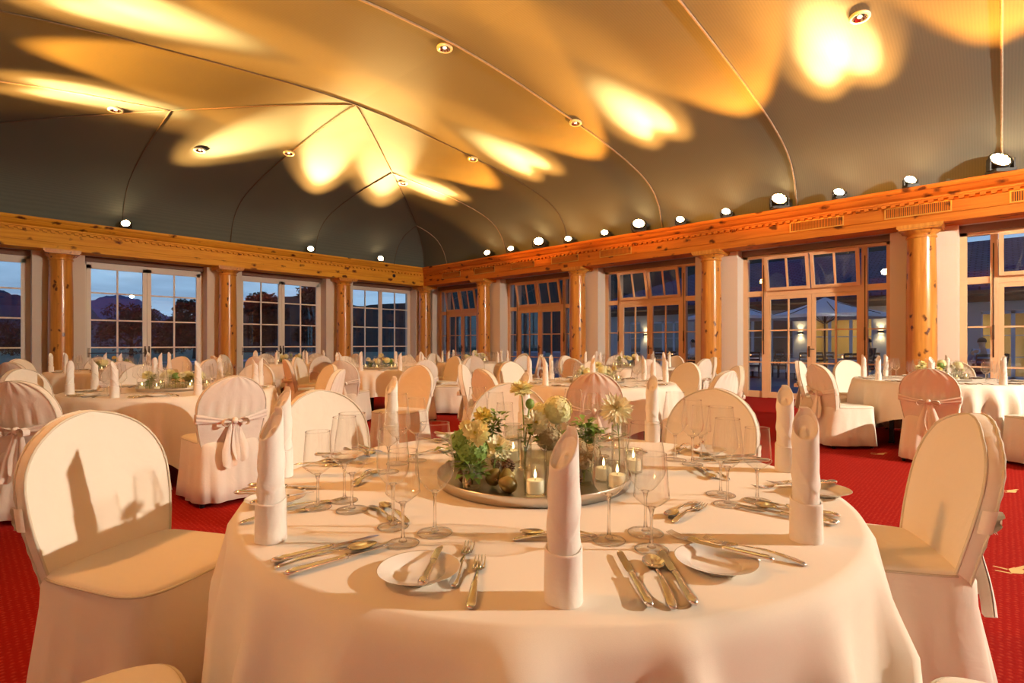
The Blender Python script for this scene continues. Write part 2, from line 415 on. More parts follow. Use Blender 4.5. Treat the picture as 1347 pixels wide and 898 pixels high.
# columns
def column_meshes():
    sh = MB(); sh.lathe([(.19, .16), (.222, .165), (.222, .2), (.216, .25), (.219, 1.2), (.214, 2.2), (.200, 2.98), (.200, 3.02)], 40)
    cp = MB(); cp.lathe([(.200, 3.0), (.215, 3.01), (.222, 3.025), (.215, 3.04), (.205, 3.045), (.205, 3.07), (.235, 3.09), (.262, 3.115), (.268, 3.14)], 40)
    cp.box(-.295, .295, -.295, .295, 3.135, 3.165); cp.box(-.315, .315, -.315, .315, 3.165, 3.222)
    ba = MB(); ba.box(-.29, .29, -.29, .29, .0, .09); ba.lathe([(.27, .09), (.285, .115), (.27, .14), (.235, .15), (.225, .17), (.2, .172)], 40)
    return sh.mesh('shaft', M['pine']), cp.mesh('capital', M['pine']), ba.mesh('base', M['pine'])
CM = column_meshes()
def column(x, y, label):
    o = empty('pine_column', (x, y, 0), random.random()*.0)
    tag(o, label, 'column', 'knotty pine columns along the walls')
    s_ = link('shaft', CM[0], o); s_.rotation_euler.z = random.random()*6
    link('capital', CM[1], o); link('base', CM[2], o)
for y, lab in zip(ECY[:5], ['knotty pine column standing in the room corner', 'knotty pine column on the right wall nearest the corner', 'knotty pine column on the right wall, second from the corner',
                            'knotty pine column on the right wall beside the door with parasols behind', 'knotty pine column at far right between two doors']):
    column(11.5, y, lab)
for x, lab in zip(NCX[1:4], ['knotty pine column at far left between the windows', 'knotty pine column on the left wall right of the lamp star window', 'knotty pine column on the left wall nearest the corner']):
    column(x, 15.12, lab)

# ------------------------------------------------------------------ glazed doors of the right wall
def frame_rect(mb_, y0, y1, z0, z1, t, x0, x1, M_=None):
    mb_.box(x0, x1, y0, y0+t, z0, z1, M_); mb_.box(x0, x1, y1-t, y1, z0, z1, M_)
    mb_.box(x0, x1, y0+t, y1-t, z0, z0+t, M_); mb_.box(x0, x1, y0+t, y1-t, z1-t, z1, M_)
def handle_mesh():
    h = MB(); h.box(-.012, .0, -.016, .016, -.11, .11); h.tube([(-.01, 0, .05), (-.05, 0, .05)], .009, 8)
    h.tube([(-.05, .0, .05), (-.052, -.04, .052), (-.05, -.11, .046)], .010, 8); return h.mesh('handle', M['handle'])
HM = handle_mesh()
def east_door(i, y0, y1, label, tilt):
    XD = X0+QD; o = empty('door_%d' % i, (XD, (y0+y1)/2, 0)); tag(o, label, 'door', kind='structure')
    w = (y1-y0)/2; P = M['pink_paint']; sc = (y1-y0)/2.74
    fr = MB(); a, b_ = -.05, .07
    fr.box(a, b_, -w, -w+.10, 0, 3.13); fr.box(a, b_, w-.10, w, 0, 3.13)
    fr.box(a, b_, -w, w, 3.06, 3.13); fr.box(a+.01, b_, -w+.1, w-.1, 2.22, 2.34)
    m1 = w-.10-.30*sc; m2 = m1-.10                     # mullion beside the side light
    for s in (-1, 1):
        u, v = sorted((s*m1, s*m2)); fr.box(a-.012, b_, u, v, 0, 3.06)
        u, v = sorted((s*(w-.1), s*m1)); fr.box(a+.02, b_, u, v, 0, .14)
        for z in (.776, 1.47): fr.box(a+.03, b_-.03, u, v, z-.014, z+.014)
    fr.build('door_frame', P, o, bevel=.004)
    for s in (-1, 1):
        u, v = sorted((s*(w-.1), s*m1))
        g = MB(); g.box(.0, .006, u, v, .14, 2.22); g.build('pane', M['pane'], o)
        g = MB(); g.box(.0, .006, u, v, 2.34, 3.06); g.build('pane', M['pane'], o)
    for s in (-1, 1):                                   # door leaves
        l0, l1 = sorted((s*.003, s*m2)); lf = MB(); frame_rect(lf, l0, l1, .01, 2.215, .075, a-.012, a+.05)
        lf.box(a-.008, a+.045, l0, l1, .01, .13)
        mid = (l0+l1)/2; lf.box(a+.0, a+.04, mid-.016, mid+.016, .1, 2.15)
        for z in (.776, 1.47): lf.box(a+.0, a+.04, l0+.07, l1-.07, z-.014, z+.014)
        ob = lf.build('door_leaf', P, o)
        g = MB(); g.box(a+.018, a+.024, l0+.07, l1-.07, .12, 2.15); g.build('pane', M['pane'], ob)
        if s == 1: link('handle', HM, ob, (a-.012, l0+.038, 1.02))
    for s in (-1, 1):                                   # transom windows tilted inwards at the top
        l0, l1 = sorted((s*.012, s*(m2-.005))); h = MB(); H = .74
        frame_rect(h, l0, l1, 0, H, .065, -.03, .03); mid = (l0+l1)/2; h.box(-.02, .02, mid-.02, mid+.02, .05, H-.05)
        h.box(-.045, -.03, mid-.05, mid+.05, H-.045, H-.01)
        ob = h.build('transom_window', P, o, (a-.03, 0, 2.33), (0, -radians(tilt), 0), bevel=.003)
        g = MB(); g.box(-.003, .003, l0+.06, l1-.06, .06, H-.06); g.build('pane', M['pane'], ob)
        rd = MB(); rd.tube([(a-.02, s*(m1-.04), .95), (a-.02, s*(m1-.04), 2.9)], .008, 6); rd.tube([(a-.05, s*(m1-.04), 1.25), (a-.03, s*(m1-.04), 1.5)], .014, 6)
        rd.build('opening_rod', M['handle'], o)
for i, (b_, lab, tl) in enumerate(zip(EB[:5], ['glazed double door next to the room corner', 'glazed double door between the second and third right columns', 'glazed double door with open transoms right of centre',
                                               'glazed double door with parasols seen behind', 'glazed door at the right picture edge'], (11, 12, 13, 13, 8))):
    east_door(i+1, b_[0], b_[1], lab, tl)
# last bay of the right wall (not in view) is walled up
w_ = MB(); w_.box(X0+7.1, X0+7.4, -6.2, -3.1, 0, 3.24); o = w_.build('wall_southeast', M['wall']); tag(o, 'plain wall panel out of view', 'wall', kind='structure')

# ------------------------------------------------------------------ windows of the left wall
def north_window(i, x0, x1, label, doors):
    YD = YB+QD; o = empty('window_%d' % i, ((x0+x1)/2, YD, 0)); tag(o, label, 'window', kind='structure')
    w = (x1-x0)/2; P = M['white_paint']; fr = MB()
    def bx(mm, a, b_, y0, y1, z0, z1): mm.box(a, b_, y0, y1, z0, z1)
    bx(fr, -w, -w+.07, -.05, .06, 0, 3.12); bx(fr, w-.07, w, -.05, .06, 0, 3.12); bx(fr, -w, w, -.05, .06, 3.05, 3.12); bx(fr, -w, w, -.05, .06, 0, .05)
    fr.build('window_frame', P, o, bevel=.004)
    for s in (-1, 1):
        l0, l1 = sorted((s*.004, s*(w-.07))); lf = MB(); t = .085 if doors else .06
        bx(lf, l0, l0+t, -.065, .0, .05, 3.05); bx(lf, l1-t, l1, -.065, .0, .05, 3.05)
        bx(lf, l0, l1, -.065, 0, 3.05-t, 3.05); bx(lf, l0, l1, -.065, 0, .05, .16)
        mid = (l0+l1)/2; bx(lf, mid-.017, mid+.017, -.05, -.01, .1, 3.0)
        for z in (.44, 1.09, 1.745, 2.395): bx(lf, l0+.05, l1-.05, -.05, -.01, z-.017, z+.017)
        ob = lf.build('casement', P, o)
        g = MB(); bx(g, l0+t-.01, l1-t+.01, -.034, -.028, .15, 3.05-t+.01); g.build('pane', M['pane'], ob)
        if doors:
            r_ = MB(); hx = l0+.04 if s == 1 else l1-.04
            bx(r_, hx-.016, hx+.016, -.08, -.065, .85, 1.12); r_.tube([(hx, -.075, 1.07), (hx, -.12, 1.06), (hx-.02*s, -.13, .95), (hx+.01*s, -.12, .88)], .012, 8)
            if s == -1:
                r_.tube([(l0+.02, -.1, .96), (hx, -.1, .95)], .010, 8); bx(r_, l0+.02, l0+.06, -.09, -.065, .86, 1.08)
            r_.build('latch', M['handle'], ob)
for i, (b_, lab) in enumerate(zip(NB, ['tall paned window at the left picture edge', 'tall double window with the mountain view and lamp star', 'tall double window showing mirrored pine beam', 'paned window nearest the room corner'])):
    north_window(i+1, b_[0], b_[1], lab, i < 3)

# ------------------------------------------------------------------ vents in the frieze
def vent_meshes():
    f = MB(); frame_rect(f, -.46, .46, -.095, .095, .018, -.012, .0); s_ = MB()
    for k in range(34):
        y = -.435+k*.87/33; s_.box(-.009, .0, y-.0065, y+.0065, -.08, .08)
    bk = MB(); bk.box(-.003, .0, -.45, .45, -.085, .085)
    return f.mesh('frame', M['brass']), s_.mesh('slats', M['pine_y']), bk.mesh('backing', M['dark_wood'])
VM = vent_meshes()
for y, lab in zip((13.4, 11.8, 10.2, 8.65, 7.06, 2.6, 1.06, -.55), ('nearest the room corner', 'second from the room corner', 'third from the room corner', 'above the second door from the corner', 'left of the door right of centre',
                  'above the parasol door', 'above the far right column', 'at the right picture edge')):
    o = empty('vent_grille', (X0+6.309, y, 3.478)); tag(o, 'brass framed slatted vent in the pine beam ' + lab, 'vent', 'vents in the pine beam')
    for nme, me in zip(('frame', 'slats', 'backing'), VM): link(nme, me, o)
o = MB(); o.lathe([(0, 0), (.05, 0), (.06, .01), (.05, .02), (.035, .012), (0, .012)], 20, Matrix.Rotation(pi/2, 4, 'X'))
xs = 10.05; o = o.build('sound_port', M['black'], None, (xs, YB+6.306, 3.47)); tag(o, 'small round black port in the pine beam near the corner', 'speaker')

# ------------------------------------------------------------------ ceiling downlights
def march(px, py):
    d = 1.0
    while d < 25:
        r = (px-CX)/F*d; x, y = C2R(r, d); z = CAMZ+(YH-py)/F*d
        if z >= zceil(x, y): return x, y, zceil(x, y)
        d += .01
def dl_meshes():
    rg = MB(); rg.lathe([(.085, -.03), (.11, -.035), (.12, -.02), (.115, .0), (.09, .01), (.085, -.03)], 24)
    rf = MB(); rf.lathe([(.086, -.028), (.06, .0), (.03, .015), (.0, .018)], 20)
    bl = MB(); bl.ball((0, 0, -.012), (.03, .03, .018), 10, 6)
    return rg.mesh('ring', M['white_plastic']), rf.mesh('reflector', M['steel']), bl.mesh('bulb', M['bulb'])
DM = dl_meshes()
for px, py, lab in ((585, 61, 'on the seam at top centre'), (757, 160, 'on the seam right of centre'), (1131, 20, 'beside the hottest light patch at top right'), (152, 143, 'at far left above the window'),
                    (263, 196, 'below the bright patch at left'), (380, 200, 'on the seam left of the bright tent peak'), (622, 208, 'right of the tent peak near the yellow patch'), (530, 240, 'by the hip seam over the corner')):
    x, y, z = march(px, py); o = empty('ceiling_downlight', (x, y, z-.005)); e = .15
    nrm = Vector(((zceil(x+e, y)-zceil(x-e, y))/(2*e), (zceil(x, y+e)-zceil(x, y-e))/(2*e), -1)).normalized()
    o.rotation_mode = 'QUATERNION'; o.rotation_quaternion = Vector((0, 0, -1)).rotation_difference(nrm)
    tag(o, 'round ringed ceiling downlight ' + lab, 'ceiling light', 'downlights in the fabric ceiling')
    for nme, me in zip(('ring', 'reflector', 'bulb'), DM): link(nme, me, o)

# ------------------------------------------------------------------ stage lamps on the cornice
def lamp_meshes(R_, lens):
    base = MB(); base.box(-R_*.8, R_*.8, -R_*.95, R_*.95, 0, .05)
    yk = MB()
    Y_ = R_*1.12; yk.add([(x, y, z) for x in (-R_*.25, R_*.25) for y, z in ((-Y_-.012, .04), (Y_+.012, .04), (Y_+.012, R_*1.5), (Y_-.012, R_*1.5), (Y_-.012, .06), (-Y_+.012, .06), (-Y_+.012, R_*1.5), (-Y_-.012, R_*1.5))],
           [(0, 1, 2, 3, 4, 5, 6, 7), (15, 14, 13, 12, 11, 10, 9, 8)]+[(i, i+8, (i+1) % 8+8, (i+1) % 8) for i in range(8)], False)
    hd = MB(); hd.lathe([(R_*.5, -R_*1.1), (R_*.78, -R_*1.0), (R_*.95, -R_*.6), (R_*1.05, -R_*.1), (R_*1.05, .0), (R_*.92, .0), (R_*.9, -.02), (0, -.02)], 28)
    hd.lathe([(0, -R_*1.1), (R_*.5, -R_*1.1)], 28)
    ln = MB(); n_ = 0; rr = R_*.17
    for ring_, cnt in ((0, 1), (.38, 6), (.72, 12)):
        for k in range(cnt):
            a = 2*pi*k/max(cnt, 1); cxx, cyy = ring_*R_*cos(a), ring_*R_*sin(a)
            ln.lathe([(rr, -.012), (rr*.9, .0), (rr*.5, .006), (0, .008)], 10, Matrix.Translation((cxx, cyy, 0)))
    gl_ = MB(); gl_.lathe([(0, -.014), (R_*.9, -.014)], 28)  # orange rim glow put in as an emissive disc behind the LEDs
    return gl_.mesh('glow_disc', M['lens_back']), base.mesh('base', M['black']), yk.mesh('yoke', M['black']), hd.mesh('housing', M['black']), ln.mesh('lens_cluster', lens)
LM = {'s': lamp_meshes(.095, M['lens_small']), 'b': lamp_meshes(.15, M['lens_big']), 'k': lamp_meshes(.12, M['lens_key'])}
SPOTS = []
def add_spot(loc, target, energy, color, size, blend=1.0, rad=.06, name='beam'):
    l = bpy.data.lights.new(name, 'SPOT'); l.energy = energy; l.color = color; l.spot_size = radians(size); l.spot_blend = blend; l.shadow_soft_size = rad
    o = bpy.data.objects.new(name, l); COL.objects.link(o); o.location = loc
    o.rotation_euler = (Vector(target)-Vector(loc)).to_track_quat('-Z', 'Y').to_euler(); return o
def stage_lamp(kind, x, y, target, label, group, face=None):
    R_ = {'s': .095, 'b': .15, 'k': .12}[kind]; zb = 3.83
    o = empty('stage_lamp', (x, y, zb)); tag(o, label, 'lamp', group)
    hz = R_*1.35+.02; c = Vector((x, y, zb+hz)); d = (Vector(face or target)-c).normalized()
    az = atan2(d.y, d.x); el = math.asin(d.z); o.rotation_euler.z = az
    fg, b_, yk, hd, ln = LM[kind]
    link('base', b_, o); link('yoke', yk, o)
    hh = link('housing', hd, o, (0, 0, hz), (0, pi/2-el, 0)); link('lens_cluster', ln, hh); link('glow_disc', fg, hh)
    return c + d*.06
AMB = (1, .40, .085); WRM = (1, .56, .20)
side = 0
for i, y in enumerate([.01, 1.13, 2.18, 3.2, 4.24, 5.26, 6.3, 7.26, 8.4, 9.43, 10.5, 11.5]):
    big = i % 3 == 0; k = 'b' if big else 's'
    tgt = (X0+1.5, y, 5.45) if not big else (X0+2.6, y+.1, 5.38)
    if not big: pair_c = {1: 1.7, 2: 4.8, 0: 0}[1 if i % 3 == 1 else 1] if False else None
    c = stage_lamp(k, X0+6.13, y, tgt, ('large ' if big else 'small ')+'lit stage lamp on the right beam, %s from the corner' % ['twelfth', 'eleventh', 'tenth', 'ninth', 'eighth', 'seventh', 'sixth', 'fifth', 'fourth', 'third', 'second', 'first'][i], 'stage lamps along the right beam',
                   face=(X0+2.2, y-2.8, 6.9))
    SPOTS.append(('E', big, c, y))
    if -0.5 < y:
        SPOTS.append(('W', big, Vector((X0-6.15, y, 4.0)), y))
for xx, lab in ((2.66, 'lit stage lamp on the left beam above the lamp star window'), (7.1, 'lit stage lamp on the left beam, second from the corner'), (9.47, 'lit stage lamp on the left beam nearest the corner')):
    c = stage_lamp('s', xx, YB+6.2, (X0, YB+2.0, 5.4), lab, 'stage lamps along the left beam', face=(xx-2, YB+1.0, 6.6))
    SPOTS.append(('N', False, c, xx))
# the lamp behind the viewer that throws the hard shadows (mirrored in the second window)
KEY = stage_lamp('k', 7.1, YA-6.15, (5.0, 3.0, .8), 'bright stage lamp on the beam behind the viewer', 'stage lamps out of view', face=(4.5, 6, 1.5))

# ------------------------------------------------------------------ tables, cloths
TABR = .86; TZ = .75
TABLES = [  # r, d (camera frame), name, chair/setting angles
    (.09, 1.634, 'the front table', [178, 136, 94, 49, 6, -43, -90, -140], 38),
    (-3.17, 4.9, 'the second left table', [0, 45, 90, 135, 178, -135, -92, -43], 5),
    (-6.34, 8.3, 'the far left window table', [0, 45, 87, 135, 180, -140, -98, -50], 20),
    (-4.93, 11.6, 'the farthest window table', [0, 45, 90, 135, 180, -135, -90, -45], 33),
    (-2.27, 9.0, 'the middle left table', [-7, 40, 85, 130, 172, -142, -97, -50], 12),
    (-.85, 12.0, 'the far corner table', [-5, 40, 90, 137, 180, -135, -88, -45], 50),
    (.95, 5.85, 'the table behind the centrepiece', [-7, 33, 83, 130, 173, -145, -100, -52], 28),
    (2.1, 9.5, 'the far table by red doors', [-5, 40, 85, 130, 175, -138, -90, -48], 60),
    (5.08, 6.2, 'the far right table', [0, 45, 95, 135, 186, -132, -88, -45], 36)]
def where(a):
    k = round(a/45.0)
    return {0: 'right', 1: 'far right', 2: 'far', 3: 'far left', 4: 'left', -4: 'left', -3: 'near left', -2: 'near', -1: 'near right'}[k]

def table_meshes():
    t = MB(); t.lathe([(0, .705), (TABR-.04, .705), (TABR-.025, .712), (TABR-.023, .735), (TABR-.03, .742), (0, .742)], 56)
    g = MB(); g.box(-.022, .022, -.022, .022, .02, .706); g.box(-.028, .028, -.028, .028, 0, .022)
    return t.mesh('tabletop', M['dark_wood']), g.mesh('leg', M['blackmetal'])
TM = table_meshes()
def cloth_mesh(seed, hi=True):
    rnd = random.Random(seed); half = 1.25; hem0 = .03
    NA = 288 if hi else 144; ND = 16 if hi else 10; mb_ = MB(); vs = []; fs = []
    ph = [rnd.random()*6.28 for _ in range(6)]
    ridges = []; a_ = rnd.random()
    while a_ < 2*pi+.0: ridges.append((a_, rnd.uniform(.035, .075), rnd.uniform(.45, 1.15))); a_ += rnd.uniform(.16, .36)
    def fold(a):
        v = -.35
        for (c, w_, h_) in ridges:
            d_ = (a-c+pi) % (2*pi)-pi
            if abs(d_) < .35: v += h_*math.exp(-(d_/w_)**2)
        return v+.18*sin(5*a+ph[0])
    def corner(a):
        m_ = (a % (pi/2))-pi/4; return math.exp(-(m_/.22)**2)
    rads = [0, .25, .5, .7, .8, .835, .850]
    for r_ in rads:
        for k in range(NA):
            a = 2*pi*k/NA; vs.append((r_*cos(a), r_*sin(a), TZ))
    # rounded edge then drop
    for j in range(1, ND+1):
        s = j/ND
        for k in range(NA):
            a = 2*pi*k/NA; L_ = min(half/max(abs(cos(a)), abs(sin(a)))-TABR, TZ-hem0); drop = L_*s
            e = min(1, drop/.03); R_ = .850+.016*sin(e*pi/2)
            g_ = min(1, drop/.18); cr = corner(a)
            R_ += g_*((.050+.02*s)*fold(a)+.020+.085*cr*(fold(a)*.6+.5)) + .02*s*s
            z = TZ-.018*(1-cos(e*pi/2))-max(0, drop-.012)
            z += .004*(1-min(1, drop/.02))*0
            vs.append((R_*cos(a), R_*sin(a), max(z, .012)))
    nr = len(rads)+ND
    for i in range(nr-1):
        for k in range(NA): fs.append((i*NA+k, i*NA+(k+1) % NA, (i+1)*NA+(k+1) % NA, (i+1)*NA+k))
    mb_.add(vs, fs, True); return mb_.mesh('tablecloth', M['cloth'])
CLOTHS = [cloth_mesh(3), cloth_mesh(5), cloth_mesh(8, False), cloth_mesh(11, False)]
TPOS = []
for i, (r, d, nm, angs, ca) in enumerate(TABLES):
    x, y = C2R(r, d); TPOS.append((x, y))
    o = empty('banquet_table', (x, y, 0), ROOMANG(45)); tag(o, 'round banquet table hidden under the cloth, ' + nm, 'table', 'round banquet tables')
    link('tabletop', TM[0], o)
    for k in range(4):
        a = pi/4+k*pi/2; link('leg', TM[1], o, (.56*cos(a), .56*sin(a), 0))
    c = link('tablecloth', CLOTHS[{0: 0, 1: 1, 8: 1, 6: 1}.get(i, 2+i % 2)], None, (x, y, 0), (0, 0, ROOMANG(ca)))
    tag(c, 'white square cloth draped over ' + nm, 'tablecloth', 'white tablecloths')

# ------------------------------------------------------------------ covered chairs (local: faces +x)
def lean(z): return -.20-.11*max(0, (z-.44)/.5)**1.15
def chair_meshes(hi):
    ZS = .708; HW = .234; nv = 26 if hi else 14; nu = 25 if hi else 13; T = .040
    def prof(v):
        zb = .40
        if v < .45: t = v/.45; z = zb+(ZS-zb)*t; hw = .190+(HW-.190)*sin(t*pi/2)
        else:
            a = (v-.45)/.55*pi/2; z = ZS+HW*.985*sin(a); hw = max(HW*cos(a), .004)
        return z, hw
    def fr(u, v):
        z, hw = prof(v); u = (u*2-1); return (lean(z)+.022*u*u*min(1, hw/.15)+.008*(1-u*u), hw*u, z)
    def bk(u, v):
        z, hw = prof(v); u = u*2-1
        x = lean(z)-T+.018*u*u*min(1, hw/.15)-.012*(1-u*u)
        g_ = math.exp(-((z-.69)/.06)**2); x -= .010*g_*sin(u*19)*(1-u**4)
        x += .012*math.exp(-((z-.615)/.03)**2)*(1-u*u)
        g2 = math.exp(-((z-(ZS+HW*.8))/.04)**2); x -= .005*g2*sin(u*16)
        return (x, hw*u, z)
    b_ = MB(); b_.grid(fr, nu, nv); b_.grid(bk, nu, nv, flip=True)
    # side band
    def side_pts():
        L_ = [(0, j/(nv-1)) for j in range(nv)]; R_ = [(1, j/(nv-1)) for j in range(nv-1, -1, -1)]; return L_+R_
    sp = side_pts(); n_ = len(sp); vs = []
    for (u, v) in sp: vs.append(fr(u, v))
    for k, (u, v) in enumerate(sp):
        p = Vector(fr(u, v)); q = Vector(bk(u, v)); mid = (p+q)/2; z, hw = prof(v)
        mid.y *= 1.02; mid.z += .004*(v > .6); mid.y += .003*sin(k*2.4); vs.append(tuple(mid))
    for (u, v) in sp: vs.append(bk(u, v))
    fs = []
    for i in range(2):
        for k in range(n_-1): fs.append((i*n_+k, i*n_+k+1, (i+1)*n_+k+1, (i+1)*n_+k))
    b_.add(vs, fs, True)
    back = b_.mesh('backrest', M['cover'], weld=False)
    pp = MB(); pts = [Vector(fr(u, v))+Vector((.001, 0, 0)) for (u, v) in sp]
    pp.tube(pts, .0045, 6)
    pts = [Vector(bk(u, v)) for (u, v) in sp]; pp.tube(pts, [.004+.0022*(k % 2) for k in range(len(pts))], 5)
    # seat and skirt
    s_ = MB(); NP = 96 if hi else 48
    def loop(xb, xf, hw, rc, z, amp, k):
        a = 2*pi*k/NP; c_, sn = cos(a), sin(a); e = 5.0
        rr = (abs(c_)**e+abs(sn)**e)**(-1/e); X = (xb+xf)/2+(xf-xb)/2*rr*c_; Y = hw*rr*sn*(1+.05*rr*c_)
        w = 1.7*amp*(sin(7*a+1)+.7*sin(12*a+.4)+.5*sin(19*a)); cc = math.exp(-((abs(c_)-abs(sn))/.25)**2)
        pl_ = sum(math.exp(-(((a-q+pi) % (2*pi)-pi)/.05)**2) for q in (.62, -.62, 2.5, -2.5)); m_ = 1+w/.3*.7+.05*amp/.008*cc*.5-.05*amp/.008*pl_
        return (xb+xf)/2+(X-(xb+xf)/2)*m_, Y*m_, z
    LV = [(-.01, .02, .02, .466, 0), (-.10, .12, .11, .470, 0), (-.2, .2, .19, .474, 0), (-.235, .232, .216, .472, 0), (-.245, .243, .225, .466, 0), (-.25, .248, .228, .455, 0),
          (-.268, .247, .229, .43, .0004), (-.272, .248, .232, .36, .002), (-.287, .250, .238, .27, .004), (-.305, .254, .246, .16, .006), (-.325, .258, .254, .035, .008), (-.321, .254, .250, .034, .008), (-.30, .248, .243, .12, .006)]
    vs = []; fs = []
    for (xb, xf, hw, z, amp) in LV:
        for k in range(NP): vs.append(loop(xb, xf, hw, .05, z, amp, k))
    for i in range(len(LV)-1):
        for k in range(NP): fs.append((i*NP+k, (i+1)*NP+k, (i+1)*NP+(k+1) % NP, i*NP+(k+1) % NP))
    fs.append(tuple(range(NP))[::1]); s_.add(vs, fs, True)
    seat = s_.mesh('seat_skirt', M['cover'])
    sp_ = [loop(-.25, .250, .229, .05, .458, 0, k) for k in range(NP)]
    sp_ = [p for p in sp_ if p[0] > -.19]; i0 = max(range(len(sp_)), key=lambda i: (Vector(sp_[i])-Vector(sp_[i-1])).length); sp_ = sp_[i0:]+sp_[:i0]
    pp.tube(sp_, .004, 6); piping = pp.mesh('piping', M['piping'])
    # sash with bow
    w = MB(); nb = 17
    def xo(y, z):
        u = max(-1, min(1, y/.236)); return lean(z)-T+.018*u*u-.012*(1-u*u)
    for s in (-1, 1):
        def band(u, v, s=s):
            y = s*(.243*(1-u)+.012*u); zc = .642*(1-u)+.612*u; h_ = .035*(1-u)+.014*u
            z = zc+h_*(v*2-1); p = .006*sin(v*14+u*3)*(1-.5*u)
            return (xo(y, z)-.010-.014*u+p, y, z)
        w.grid(band, 12, 9)
        w.grid(lambda u, v, s=s: tuple(Vector(band(u, v))-Vector((.006, 0, 0))), 12, 9)
        # side wrap of the band
        def wrap(u, v, s=s):
            z = .642+.035*(v*2-1); return (lean(z)-T*(1-u)+.016, s*(.243+.006*sin(u*pi)), z)
        w.grid(wrap, 6, 5)
        # loop of the bow
        def lp(u, v, s=s):
            a = u*2*pi; y = s*(.018+.055*(1-cos(a))/2*1.3); z = .615+.034*sin(a)*(.5+.5*(1-cos(a))/2)-.012*(1-cos(a))/2
            return (xo(0, .6)-.032-.016*sin(u*pi)+(v-.5)*.05*(.4+.6*sin(u*pi)), y, z)
        w.grid(lp, 20, 6)
        # tail
        def tail(u, v, s=s):
            z = .605-(.29+.02*s)*v; wd = .016+.042*min(1, v*1.6)*(1-.25*max(0, v-.8)*5); yc = s*(.012+.028*v)
            y = yc+wd*(u*2-1); xx = lean(.5)-T-.045-.045*v-.010*sin(u*9+s)*(v+.2)
            if z > .43: xx = min(xx, lean(max(z, .44))-T-.03)
            z2 = z-.025*(1-abs(u*2-1))*(v > .93)
            return (xx, y, z2)
        w.grid(tail, 9, 14); w.grid(lambda u, v, s=s: tuple(Vector(tail(u, v))-Vector((.004, 0, 0))), 9, 14)
    w.ball((xo(0, .615)-.03, 0, .615), (.022, .022, .026), 10, 7)
    sash = w.mesh('sash_bow', M['sash'])
    ft = MB(); ft.lathe([(.014, 0), (.016, .004), (.016, .12)], 10, cap=True); foot = ft.mesh('foot', M['blackmetal'])
    return back, piping, seat, sash, foot
CH_HI = chair_meshes(True); CH_LO = chair_meshes(False)
def chair(x, y, rz, label, hi, feet=True, sc=1.0):
    o = empty('covered_chair', (x, y, 0), rz); tag(o, label, 'chair', 'white covered chairs'); o.scale = (sc,)*3
    b_, p_, s_, w_, f_ = CH_HI if hi else CH_LO
    link('backrest', b_, o); link('seat_skirt', s_, o); link('sash_bow', w_, o)
    if feet:
        link('piping', p_, o)
        for fx, fy in ((.2, .2), (.2, -.2), (-.25, .2), (-.25, -.2)): link('foot', f_, o, (fx, fy, 0))
    return o
for i, (r, d, nm, angs, ca) in enumerate(TABLES):
    x, y = TPOS[i]
    for a in angs:
        if i == 0 and a == -90: continue
        ra = ROOMANG(a); D = 1.19 if i == 0 else 1.225+.025*random.uniform(-1, 1)
        if i == 0 and a in (178, 6): D = 1.17
        jz = random.uniform(-.07, .07) if i else 0
        if i == 0 and a in (178, 6):          # measured from their seats
            cr, cd, fa = {178: (-1.20, 1.75, -17), 6: (1.27, 1.87, 163)}[a]; qx, qy = C2R(cr, cd)
            chair(qx, qy, ROOMANG(fa), 'white covered chair on the %s side of %s' % (where(a), nm), True); continue
        chair(x+D*cos(ra), y+D*sin(ra), ra+pi+jz, 'white covered chair on the %s side of %s' % (where(a), nm), i in (0, 1, 6, 8), True)
x, y = C2R(-1.2, 5.6); chair(x, y, ROOMANG(-118), 'white covered chair standing loose in the aisle, turned towards the viewer', False)

